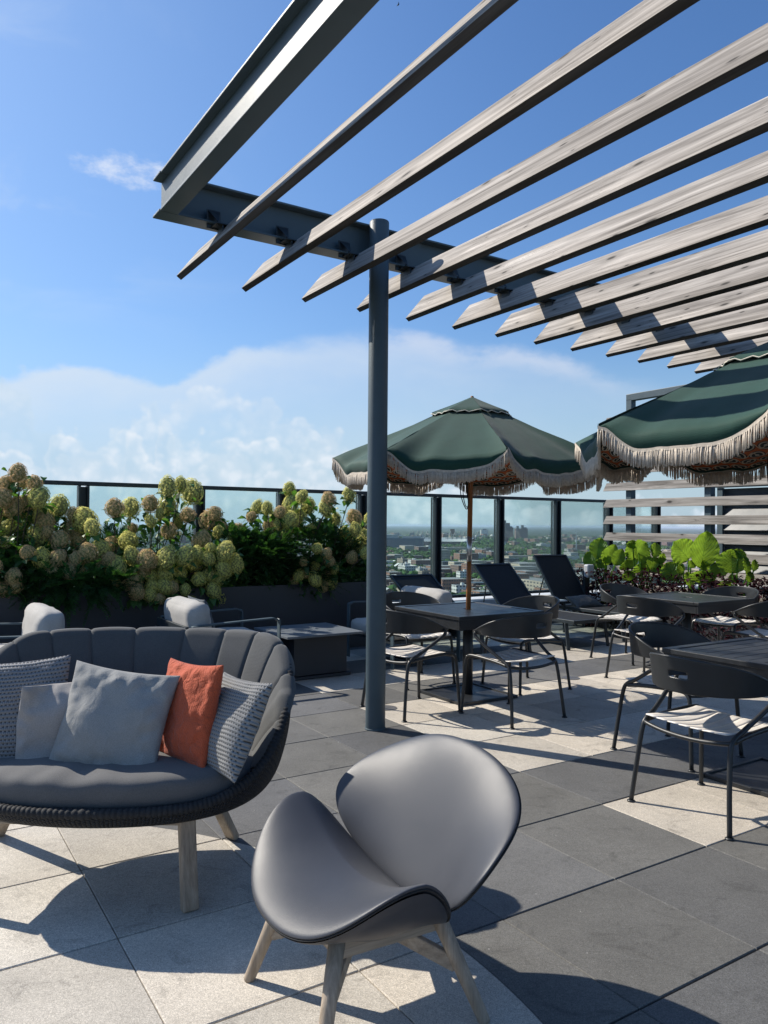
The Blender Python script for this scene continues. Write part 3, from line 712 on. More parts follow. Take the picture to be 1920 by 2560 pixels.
# ------------------------------------------------------------------ slatted end screen and plant room behind it
def screen():
    uS = 9.10
    t = thing('slatted_screen', 'tall screen of weathered horizontal boards on dark steel posts', 'screen', G(uS, 7.0, 0), TH)
    for v, zt in ((7.56, 3.32), (6.26, 3.32), (5.0, 3.32)):
        b = MB(); b.box((.09, v-7, zt/2), (.10, .10, zt)); b.build('post', M['steel'], t, bevel=.006)
    b = MB(); b.box((.09, 5.2-7, 3.345), (.10, 4.82, .10)); b.build('top_rail', M['steel'], t, bevel=.006)
    h, w, Ls = .118, .04, 5.3
    b = MB(); vs = []
    for k in range(31):
        f = k/30
        for (yy, top) in ((-w/2, 0), (w/2, 0), (w/2, 1), (-w/2, 1)): vs.append((-(.07 if top else 0)-f*(Ls-(.07 if top else 0)), yy, h if top else 0.))
    fs = [(0, 1, 2, 3), (123, 122, 121, 120)]
    for k in range(30):
        for q in range(4): r = (q+1) % 4; fs.append((4*k+q, 4*k+4+q, 4*k+4+r, 4*k+r))
    b.add(vs, fs); o0 = b.build('board', M['slat'], t, bevel=.002)
    for k in range(12):
        o = o0 if k == 0 else o0.copy()
        if k: COL.objects.link(o)
        o.rotation_euler = (0, 0, PI/2); o.location = (.0, 7.99-7, 2.03-.059+.247*(4-k))
    t = thing('plant_room', 'low dark clad plant room with horizontal louvres behind the screen', 'building', G(12, 4.4, 0), TH)
    b = MB(); b.box((0, 0, 1.0), (3.6, 4.7, 2.0)); b.build('wall', M['panel'], t)
    b = MB()
    for k in range(9):
        b.beam((-1.83, -2.3, .25+k*.2), (-1.83, 2.3, .25+k*.2), .03, .13, up=(.5, 0, .86))
    b.build('louvre', M['panel'], t)
    for v in (-1.2, .1, 1.35, 2.33):
        b = MB(); b.box((-1.86, v, 1.0), (.05, .09, 2.02)); b.build('post', M['steel'], t, bevel=.004)
    b = MB(); b.box((-1.86, 0, 2.04), (.10, 4.8, .05)); b.build('top_trim', M['steel_dark'], t, bevel=.004)
screen()

# ------------------------------------------------------------------ umbrellas
def umbrella(name, label, x, y, a1, rot=(0, 0), Rr=1.17, dz=0.):
    t = thing(name, label, 'umbrella', (x, y, 0), 0, 'green fringed umbrellas over the dining tables')
    t.rotation_euler = (rot[0], rot[1], 0)
    zt, zr = 2.52+dz, 1.97+dz
    nt = 25
    def shape(tt): return 1-abs(2*tt-1)**3.6
    def rimp(p, tt):
        a = R(a1+45*p); b = R(a1+45*(p+1))
        return Vector((math.cos(a), math.sin(a), 0))*(1-tt)+Vector((math.cos(b), math.sin(b), 0))*tt
    def surf(p, tt, r, off=0.):
        d = rimp(p, tt); k = min(r, 1.)
        sag = shape(tt)*(.050*k**2.2)
        q = d*(Rr*k*(1-.03*shape(tt)*k))
        z = zt+(zr-zt)*(k**.96)-sag
        nz = noise.noise(Vector((q.x*3+p*2.1, q.y*3, x)))*.014*k+noise.noise(Vector((q.x*11+p, q.y*11, x)))*.005*k
        # stretched folds running from the corners
        ed = abs(2*tt-1)
        nz += .016*k**3*math.sin(tt*PI*6+p)*ed+.010*k**6*noise.noise(Vector((tt*9+p*3, k*2.5, x*2)))*(1-ed**4)+.012*k**8*math.sin(tt*23+p*1.7+3*noise.noise(Vector((tt*5, p, 0))))*ed**1.5*(1-ed**6)*2
        if r > 1:
            dr = (r-1)/.2; s = shape(tt)
            z -= dr*.085*s; q = q*(1+.012*math.sin(dr*PI)*s-.012*dr*s)
        kk = off*(1.2 if r > .98 else .3)
        return Vector((q.x*(1-kk), q.y*(1-kk), z+nz-off*(.15 if r > .98 else 1)))
    rows = [0.001]+[.06*k for k in range(1, 17)]+[1.0, 1.04, 1.08, 1.12, 1.16, 1.2]
    for mat, off, nm in (('canvas', 0., 'canopy'), ('lining', .016, 'lining')):
        b = MB()
        for p in range(8):
            vs = []; uv = []
            for r in (rows if not off else rows[:-1]):
                for i in range(nt):
                    tt = i/(nt-1); vs.append(surf(p, tt, r, off)); uv.append((tt*min(r, 1)*7.+p*7, r*11.))
            fs = [(j*nt+i, j*nt+i+1, (j+1)*nt+i+1, (j+1)*nt+i) for j in range(len(rows)-(2 if off else 1)) for i in range(nt-1)]
            b.add(vs, fs, uv if off else None)
        b.build(nm, M[mat], t, smooth=True)
    # vent cap with cream piping
    b = MB(); pp = MB(); edge = []
    for p in range(8):
        vs = [surf(p, i/8, r)+Vector((0, 0, .012+.02*(r/.29))) for r in (.001, .08, .15, .22, .29) for i in range(9)]
        for i in range(9): vs.append(surf(p, i/8, .30)+Vector((0, 0, .022+.008*math.sin(i*2.1+p))))
        b.add(vs, [(j*9+i, j*9+i+1, (j+1)*9+i+1, (j+1)*9+i) for j in range(5) for i in range(8)])
        edge += vs[45:53]
    b.build('vent_cap', M['canvas'], t, smooth=True)
    pp.tube(edge, .004, 5, closed=True); pp.build('piping', M['piping'], t, smooth=True)
    # fringe: band and hanging strands
    rnd = random.Random(a1); f = MB()
    for p in range(8):
        ns = 112; pts = []
        for i in range(ns+1):
            tt = .5+.5*math.copysign(abs(2*i/ns-1)**1.35, 2*i/ns-1); pts.append(surf(p, tt, 1.2))
        prevt = None
        f.add([q+Vector((0, 0, .004))+rimp(p, .5)*.004 for q in pts]+[q+Vector((0, 0, -.014))+rimp(p, .5)*.005 for q in pts], [(i, i+1, ns+2+i, ns+1+i) for i in range(ns)])
        for i in range(ns):
            q = (pts[i]+pts[i+1])/2; out = rimp(p, .5).normalized()
            for _ in range(3):
                L = rnd.uniform(.082, .098); o = out*rnd.uniform(-.003, .006); s = Vector((-out.y, out.x, 0))*rnd.uniform(-.004, .004)
                base = q+o*.5+s; e = base+Vector((0, 0, -L))+o+s*1.3+Vector((rnd.uniform(-.004, .004), rnd.uniform(-.004, .004), 0))
                f.tube([base+Vector((0, 0, -.008)), (base+e)/2+s*.6, e], [.0028, .0032, .0024], 4)
    f.build('fringe', M['fringe'], t, smooth=True)
    # corner pockets with small tassels
    for p in range(8):
        c = surf(p, 0, 1.0); d = rimp(p, 0); b = MB()
        b.box(c-d*.012+Vector((0, 0, -.014)), (.02, .02, .03), Matrix.Rotation(R(a1+45*p), 3, 'Z')); b.build('corner_pocket', M['canvas'], t, bevel=.004)
        b = MB(); b.tube([c-d*.02+Vector((0, 0, -.03)), Vector((0, 0, zt-.06))], .008, 6); b.build('rib', M['polewood'], t, smooth=True)
        b = MB(); b.tube([c*.0+Vector((d.x*.03, d.y*.03, zt-.38)), (c*.45+Vector((0, 0, zt))*.55)-Vector((0, 0, .035))], .006, 6); b.build('strut', M['polewood'], t, smooth=True)
    b = MB(); b.tube([(0, 0, .66), (0, 0, 1.14)], .021, 20); b.tube([(0, 0, 1.34), (0, 0, zt-.02)], .021, 20); b.build('pole', M['polewood'], t, smooth=True)
    b = MB(); b.tube([(0, 0, 1.135), (0, 0, 1.345)], .0225, 20); b.build('joint_sleeve', M['alu'], t, smooth=True)
    b = MB(); b.tube([(0, 0, zt-.42), (0, 0, zt-.34)], .035, 16); b.build('hub', M['polewood'], t, smooth=True)
    b = MB(); b.tube([(0, 0, zt-.03), (0, 0, zt+.016)], [.022, .012], 12); b.build('finial', M['polewood'], t, smooth=True)
    b = MB()
    for s in (0, 1):
        b.tube(smooth_path([(-.02, -.02, 1.97), (-.06-.02*s, -.03, 1.85), (-.065-.02*s, -.035, 1.70), (-.04, -.03, 1.60-.02*s), (-.02, -.03, 1.62), (-.03-.01*s, -.02, 1.8), (-.018, -.01, 1.95)], 5), .004, 6)
    b.build('pull_cord', M['rope'], t, smooth=True)
    return t
umbrella('patio_umbrella', 'whole green umbrella with cream fringe on the table beside the round post', .71, 6.50, -129, (0., .012))
umbrella('patio_umbrella', 'green fringed umbrella cut by the right frame edge, under the pergola', 2.25, 4.36, -164)

# ------------------------------------------------------------------ dining tables
def dining_table():
    t = thing('dining_table', 'x', 'table', (0, 0, 0), 0)
    h = .735; b = MB(); w = .45; bw = .055
    for s in (-1, 1):
        b.box((0, s*(w-bw/2), h-.014), (2*w, bw, .028)); b.box((s*(w-bw/2), 0, h-.014), (bw, 2*w-2*bw-.002, .028))
    n = 9; W = 2*w-2*bw-.012
    for k in range(n):
        y0 = -W/2+W*(k+.5)/n
        if k == n//2:
            for s in (-1, 1): b.box((s*(.032+(w-bw-.032)/2), y0, h-.0155), (w-bw-.036, W/n-.005, .022))
        else: b.box((0, y0, h-.0155), (2*w-2*bw-.006, W/n-.005, .022))
    b.build('tabletop', M['table'], t, bevel=.003)
    b = MB()
    for s in (-1, 1): b.box((0, s*(w-.022), h-.068), (2*w-.02, .02, .078)); b.box((s*(w-.022), 0, h-.068), (.02, 2*w-.07, .078))
    b.box((0, 0, h-.045), (.8, .8, .012)); b.build('apron', M['table'], t, bevel=.002)
    b = MB(); b.tube([(0, 0, .012), (0, 0, h-.05)], .043, 24); o = b.build('column', M['table'], t, smooth=True)
    b = MB(); b.box((0, 0, .010), (.58, .58, .012)); 
    for s in (-1, 1): b.box((0, s*.285, .014), (.60, .02, .026)); b.box((s*.285, 0, .014), (.02, .55, .026))
    b.build('base_plate', M['table'], t, bevel=.003)
    return t
TABLES = [((.72, 6.53), 'square slatted table holding the umbrella pole beside the round post'),
          ((3.07, 7.78), 'square slatted table with an empty umbrella hole, in front of the green leaves'),
          ((2.25, 4.36), 'large-looking dark slatted table cut by the right frame edge')]
t0 = dining_table()
for k, ((x, y), lab) in enumerate(TABLES):
    if k: copy_tree(t0, (x, y, 0), TH, lab, 'square dining tables')
    else:
        t0.location = (x, y, 0); t0.rotation_euler = (0, 0, TH); t0['label'] = lab; t0['group'] = 'square dining tables'

# ------------------------------------------------------------------ dining chairs
def dining_chair():
    """local: faces +y, origin at the middle of its footprint"""
    t = thing('dining_chair', 'x', 'chair', (0, 0, 0), 0)
    r = .0125
    for s in (-1, 1):
        b = MB()
        b.tube(smooth_path([(s*.285, -.285, .004), (s*.268, -.262, .20), (s*.255, -.235, .38), (s*.252, -.205, .435), (s*.258, -.13, .475), (s*.285, .02, .570), (s*.292, .085, .615), (s*.290, .082, .645)], 5), r, 10)
        b.build('rear_leg', M['chair'], t, smooth=True)
        b = MB()
        b.tube(smooth_path([(s*.262, .262, .004), (s*.252, .25, .20), (s*.243, .238, .38), (s*.24, .222, .432), (s*.24, .17, .452), (s*.245, .0, .447), (s*.25, -.12, .437), (s*.252, -.20, .425)], 5), r, 10)
        b.build('front_leg', M['chair'], t, smooth=True)
        for y in (-.285, .262):
            b = MB(); q = s*(.285 if y < 0 else .262); b.tube([(q, y, 0), (q, y, .006), (q, y, .010)], [.021, .021, .014], 12); b.build('foot', M['chair'], t, smooth=True)
    b = MB(); b.tube(smooth_path([(-.252, -.205, .425), (-.23, -.235, .418), (-.12, -.25, .405), (0, -.253, .40), (.12, -.25, .405), (.23, -.235, .418), (.252, -.205, .425)], 5), .011, 10)
    b.tube(smooth_path([(-.24, .225, .432), (-.12, .235, .42), (0, .24, .415), (.12, .235, .42), (.24, .225, .432)], 5), .010, 10)
    b.build('seat_frame', M['chair'], t, smooth=True)
    # slatted saddle seat
    b = MB(); n = 7; W = .47
    for k in range(n):
        x0 = -W/2+W*k/n+.0025; x1 = -W/2+W*(k+1)/n-.0025
        def f(a, c, x0=x0, x1=x1):
            x = x0+(x1-x0)*a; y = -.235+.48*c
            return (x, y, .452+.16*x*x-.030*math.sin(PI*min(1, c*1.05))*(1-(x/.3)**2)-(.022*max(0, c-.86)/.14))
        b.grid(f, 4, 14)
    b.build('seat', M['seatm'], t, smooth=True, solid=.006)
    # tub back with hand hole
    nu, nv = 61, 17
    def f(a, c):
        ph = (a-.5)*2; an = ph*R(118)
        k = abs(ph)
        zt = .795-.135*k**2.0; zb = .622+.010*k**2
        m = k**7; zc = .642; zt = zt*(1-m)+zc*m; zb = zb*(1-m)+(zc-.018)*m
        z = zb+(zt-zb)*c
        flare = 1+.05*(c-.5)
        x = math.sin(an)*.292*flare; y = -.02-math.cos(an)*.275*flare
        if k > .75: y += 0.02*(k-.75)*4
        return (x, y, z)
    def hole(i, j): return abs(i-30) <= 2 and 7 <= j <= 9
    b = MB(); b.grid(f, nu, nv, skip=hole)
    o = b.build('backrest', M['chair'], t, smooth=True)
    md = o.modifiers.new('solid', 'SOLIDIFY'); md.thickness = .012; md.offset = 0
    md = o.modifiers.new('sub', 'SUBSURF'); md.levels = 1; md.render_levels = 1
    b = MB(); b.tube([Vector(f(a/60, 1.0)) for a in range(61)], .0085, 8); b.build('top_rim', M['chair'], t, smooth=True)
    return t
c0 = dining_chair()
CH = []
def around(tb, du, dv, face, lab, dr=0.):
    x, y = TABLES[tb][0]; p = Vector((x, y, 0))+UX*du+VX*dv
    CH.append((p, TH+face+dr, lab))
PX, NX, PY, NY = -PI/2, PI/2, 0, PI       # chair faces +u, -u, +v, -v
around(0, -.68, -.16, PX, 'dark chair right beside the round post, sunlit pale seat facing the umbrella table', .03)
around(0, -.15, -.70, PY, 'dark chair with its back to the camera at the umbrella table, shaded seat', .08)
around(0, -.06, .70, NY, 'far chair of the umbrella table, in front of the white armchair cushion')
around(0, .66, .02, NX, 'far right chair of the umbrella table, its hand hole facing the camera', -.05)
around(1, -.74, -.14, PX, 'left near chair of the leafy-side table, slotted back towards the camera', .04)
around(1, -.02, .70, NY, 'left far chair of the leafy-side table, beside the right sun lounger')
around(1, .70, .02, NX, 'right far chair of the leafy-side table, curved back against the leaves')
around(1, .12, -.72, PY, 'right near chair of the leafy-side table, cut by the frame edge')
around(2, -.68, -.04, PX, 'nearest dark chair at right, sunlit pale slatted seat and open hand hole', -.02)
around(2, .0, .66, NY, 'dark chair at the far left corner of the right-edge table, behind the nearest chair', .03)
for k, (p, rz, lab) in enumerate(CH):
    if k == 0: c0.location = p; c0.rotation_euler = (0, 0, rz); c0['label'] = lab; c0['group'] = 'dark metal dining chairs'
    else: copy_tree(c0, p, rz, lab, 'dark metal dining chairs')

for (px, lab) in (((1.78, 7.30), 'round flush cover in the paving behind the right chair of the umbrella table'), ((.03, 6.05), 'round flush cover in the paving right of the round post')):
    b = MB(); b.tube([(0, 0, .0015), (0, 0, .004)], .085, 40); b.tube([(0, 0, .004), (0, 0, .005)], .018, 16)
    o = b.build('floor_cover', simple('steel_cover', (.20, .19, .18), .45, .6)); o.location = (px[0], px[1], 0); tag(o, lab, 'floor cover', 'round floor covers')

# ------------------------------------------------------------------ soft shapes
def rbox(mb, c, d, r, puff=0., rot=None, n=12, wr=0., seed=0.):
    """rounded, slightly puffed cushion block"""
    c = Vector(c); hd = Vector(d)/2
    for ax in range(3):
        for sg in (-1, 1):
            vs = []
            for j in range(n):
                for i in range(n):
                    a = -1+2*i/(n-1); e = -1+2*j/(n-1)
                    a = math.sin(a*PI/2); e = math.sin(e*PI/2)
                    q = [0, 0, 0]; q[ax] = sg; q[(ax+1) % 3] = a*sg; q[(ax+2) % 3] = e
                    p = Vector([q[k]*hd[k] for k in range(3)])
                    inn = Vector([max(-(hd[k]-r), min(hd[k]-r, p[k])) for k in range(3)])
                    dd = p-inn
                    if dd.length > 1e-9: p = inn+dd.normalized()*r
                    p += p.normalized()*0
                    pf = puff*(1-min(1, abs(a))**2)*(1-min(1, abs(e))**2); p[ax] += sg*pf
                    if wr: p += dd.normalized()*wr*noise.noise(p*14+Vector((seed, 0, 0))) if dd.length > 1e-9 else Vector()
                    if rot is not None: p = rot @ p
                    vs.append(p+c)
            mb.add(vs, [(j*n+i, j*n+i+1, (j+1)*n+i+1, (j+1)*n+i) for j in range(n-1) for i in range(n-1)])
def pillow(name, label, mat, c, W, H, T, rot, seed=1., wr=.012, group=None, bend=0., corner=None):
    b = MB(); n = 44
    for sg in (-1, 1):
        vs = []; uv = []
        for j in range(n):
            for i in range(n):
                s = math.sin((-1+2*i/(n-1))*PI/2); t = math.sin((-1+2*j/(n-1))*PI/2)
                x = W/2*s*(1-.075*(1-t*t)*abs(s)); y = H/2*t*(1-.075*(1-s*s)*abs(t))
                e = max(0, (1-s*s))*max(0, (1-t*t)); z = T/2*e**.42
                ed = max(abs(s), abs(t))
                # gathers running in from the seams
                k = (ed**3)*(1-ed**10)
                g = noise.noise(Vector((x*26, y*26, seed)))*wr*.8*k*2+noise.noise(Vector((x*7, y*7, seed+sg)))*wr*1.6*(1-ed**6)+math.sin(math.atan2(t, s)*17+3*noise.noise(Vector((x*8, y*8, seed))))*wr*.35*k
                z = max(0, z+g*(e**.25)) if z > 0 else 0
                yy = y; zz = sg*z+bend*(x/W)**2*4
                if corner and (s*corner[0] > .2 and t*corner[1] > .2):
                    kk = ((s*corner[0]-.2)/.8)*((t*corner[1]-.2)/.8); zz += .09*kk; x -= corner[0]*.05*kk; yy -= corner[1]*.02*kk
                vs.append((x, yy, zz)); uv.append(((s+1)/2*W/.45, (t+1)/2*H/.45))
        b.add(vs, [(j*n+i, j*n+i+1, (j+1)*n+i+1, (j+1)*n+i) if sg > 0 else (j*n+i, (j+1)*n+i, (j+1)*n+i+1, j*n+i+1) for j in range(n-1) for i in range(n-1)], uv)
    o = b.build(name, M[mat], None, smooth=True); o.matrix_world = Matrix.Translation(Vector(c)) @ rot.to_4x4()
    return tag(o, label, 'pillow', group)
def prot(yaw, pitch, roll):
    """pillow standing: local z (face) towards -Y turned by yaw, leaning back by pitch, roll in its plane"""
    return Matrix.Rotation(yaw, 3, 'Z') @ Matrix.Rotation(PI/2-pitch, 3, 'X') @ Matrix.Rotation(roll, 3, 'Z')

# ------------------------------------------------------------------ woven sofa
SC = Vector((-1.065, 3.20, 0)); SA, SB = .665, .46
def zrim(s):
    t = max(0, min(1, (s+.92)/1.62)); return .405+.505*(t*t*(3-2*t))
def rim(ph, k=1.0, dz=0.):
    c, s = math.cos(ph), math.sin(ph); e = .92
    x = SA*k*math.copysign(abs(c)**e, c); y = SB*k*math.copysign(abs(s)**e, s)
    lean = (zrim(s)-.405)*.10
    return Vector((x*(1+lean*.3), y+lean*(1 if s > 0 else 0), zrim(s)+dz))
def sofa():
    t = thing('woven_sofa', 'rounded black rope-woven sofa with channelled charcoal back cushion and wooden legs', 'sofa', SC, 0)
    nphi = 180
    # rope hull: from rim down and under to the base ring
    b = MB()
    def hull(a, c, th=0.):
        ph = a*2*PI; p = rim(ph)
        q = Vector((SA*.62*math.cos(ph), SB*.62*math.sin(ph), .335))
        ang = c*PI/2
        zz = q.z+(p.z-q.z)*(1-math.sin(ang))
        kk = math.cos(ang)**.55 if c < 1 else 0
        xy = Vector((p.x, p.y, 0))*kk+Vector((q.x, q.y, 0))*(1-kk)
        return Vector((xy.x, xy.y, zz))
    vs = []; uv = []; nr = 20
    for j in range(nr+1):
        for i in range(nphi+1): vs.append(hull(i/nphi, j/nr)); uv.append((i/nphi, j/nr))
    b.add(vs, [(j*(nphi+1)+i, j*(nphi+1)+i+1, (j+1)*(nphi+1)+i+1, (j+1)*(nphi+1)+i) for j in range(nr) for i in range(nphi)], uv)
    m, N, out = new_mat('rope_weave')
    u, v, _ = N.xyz(N.node('ShaderNodeUVMap').outputs[0])
    w1 = N.m('SINE', N.m('MULTIPLY', u, 2*PI*150)); w2 = N.m('SINE', N.m('MULTIPLY', v, 2*PI*12))
    h = N.m('ADD', N.m('MULTIPLY', N.m('ABSOLUTE', w1), .8), N.m('MULTIPLY', N.m('MULTIPLY', w1, w2), .6))
    c = N.mix(N.ramp(h, -.1, .5), (.003, .003, .003), (.030, .031, .034))
    bs = N.node('ShaderNodeBsdfPrincipled', {'Base Color': c, 'Roughness': .7, 'Specular IOR Level': .3})
    bn = N.node('ShaderNodeBump', {'Strength': 1., 'Distance': .008, 'Height': h}); N.l.new(bn.outputs[0], bs.inputs['Normal']); N.l.new(bs.outputs[0], out.inputs[0])
    b.build('woven_shell', m, t, smooth=True, solid=.02)
    # wrapped rim
    b = MB(); n = 1720; pts = [rim(2*PI*i/n, 1.0) for i in range(n)]
    b.tube(pts, [.0165+.0035*abs(math.sin(i*PI*215/n))+.003*noise.noise(Vector((i*.05, 0, 0))) for i in range(n)], 10, closed=True)
    b.build('wrapped_rim', M['rope'], t, smooth=True)
    # back cushion: eleven channels round the inside
    b = MB(); p0, p1 = R(-27), R(207); nch = 13; per = 18
    for chn in range(nch):
        vs = []; nv = 18
        for j in range(nv):
            for i in range(per+1):
                f = (chn+i/per)/nch; ph = p0+(p1-p0)*f
                hgt = j/(nv-1); top = rim(ph, .985); botk = .80
                base = Vector((SA*botk*math.cos(ph), SB*botk*math.sin(ph), min(.44, top.z-.02)))
                bulge = math.sin(PI*i/per)**.28
                # profile: inner face up, round over the top, down behind
                a = min(1, hgt/.72)
                inn = base.lerp(top, a**.9); inward = Vector((-math.cos(ph)*SB, -math.sin(ph)*SA, 0)).normalized()
                tap = max(.25, min(1, (top.z-.47)/.22)); th = (.040+.016*bulge)*tap
                if hgt <= .72:
                    off = inward*th*(1-.35*a**6); up = Vector((0, 0, 0.004*bulge*a))
                    p = inn+off+up
                else:
                    k = (hgt-.72)/.28; an = k*PI
                    p = top+inward*(th*.65*math.cos(an))+Vector((0, 0, (.006*bulge+.024*math.sin(an)*(.7+.3*bulge))*tap))
                vs.append(p+Vector((0, 0, 0)))
        b.add(vs, [(j*(per+1)+i, j*(per+1)+i+1, (j+1)*(per+1)+i+1, (j+1)*(per+1)+i) for j in range(nv-1) for i in range(per)])
    b.build('back_cushion', M['cush_dark'], t, smooth=True)
    # seat cushion
    b = MB(); n = 96; rings = [(0., 1), (.4, 1), (.75, 1), (.9, 1), (.965, .93), (.99, .75), (1.0, .45), (1.0, .1), (.985, -.3), (.955, -.42)]
    vs = []
    for (k, zz) in rings:
        for i in range(n):
            ph = 2*PI*i/n; c, s = math.cos(ph), math.sin(ph); e = .86
            x = .60*k*math.copysign(abs(c)**e, c); y = (.435 if s < 0 else .40)*k*math.copysign(abs(s)**e, s)
            z = .435+.075*zz
            w = noise.noise(Vector((x*9, y*5, 2.)))*.008
            if s < 0 and zz > .3: w += .006*math.sin(x*46+4*noise.noise(Vector((x*4, y*4, 0))))*math.exp(-((x+.12)/.28)**2)*(k**2)
            if zz == 1: z += .022*(1-k*k)
            r = 1+(.006*noise.noise(Vector((x*12, y*12, z*20))) if k > .9 else 0)
            vs.append((x*r, y*r-.005, z+w*(1 if zz > .3 else .3)))
    b.add(vs, [(j*n+i, j*n+(i+1) % n, (j+1)*n+(i+1) % n, (j+1)*n+i)[::-1] for j in range(len(rings)-1) for i in range(n)])
    o = b.build('seat_cushion', M['cush_seat'], t, smooth=True, sub=1)
    # timber base
    for sx in (-1, 1):
        b = MB()
        f0 = Vector((sx*.355 if sx > 0 else -.60, -.322, .0)); f1 = Vector((sx*.325 if sx > 0 else -.52, -.27, .35))
        b.beam(f0, f1, .062, .040, up=(sx*.7, -1, 0)); b.build('leg', M['oak'], t, bevel=.008)
        b = MB(); b.beam((.385 if sx > 0 else -.70, .345, 0), (.29 if sx > 0 else -.50, .17, .33), .062, .036, up=(sx*.6, 1, .3)); b.build('leg', M['oak'], t, bevel=.008)
        b = MB(); b.beam((.32 if sx > 0 else -.51, -.28, .325), (.25 if sx > 0 else -.45, .2, .325), .04, .05); b.build('side_rail', M['oak_y'], t, bevel=.005)
    b = MB(); b.beam((-.51, -.262, .318), (.315, -.262, .318), .036, .045); b.build('front_rail', M['oak_x'], t, bevel=.005)
sofa()
PG = 'pillows on the woven sofa'
pillow('throw_pillow', 'large plain light grey pillow in front of the others on the sofa', 'pillow', (-1.055, 3.03, .655), .44, .43, .15, prot(R(-4), R(20), R(-7)), 1.3, .022, PG)
pillow('throw_pillow', 'rust orange pillow standing on edge between grey pillows', 'orange', (-.785, 3.09, .685), .38, .40, .13, prot(R(-44), R(14), R(3)), 4.2, .020, PG)
pillow('throw_pillow', 'pale crocheted pillow leaning on the right arm of the sofa', 'knit2', (-.60, 3.02, .655), .37, .38, .14, prot(R(-50), R(26), R(2)), 6.7, .008, PG)
pillow('throw_pillow', 'large grey crocheted pillow at the left edge of the photo', 'knit', (-1.50, 3.10, .665), .47, .44, .14, prot(R(8), R(16), R(4)), 8.1, .006, PG)
pillow('throw_pillow', 'small beige pillow with a folded corner behind the large grey pillow', 'pillow2', (-1.275, 3.07, .62), .36, .38, .12, prot(R(12), R(14), R(3)), 9.9, .026, PG, corner=(-1, 1))

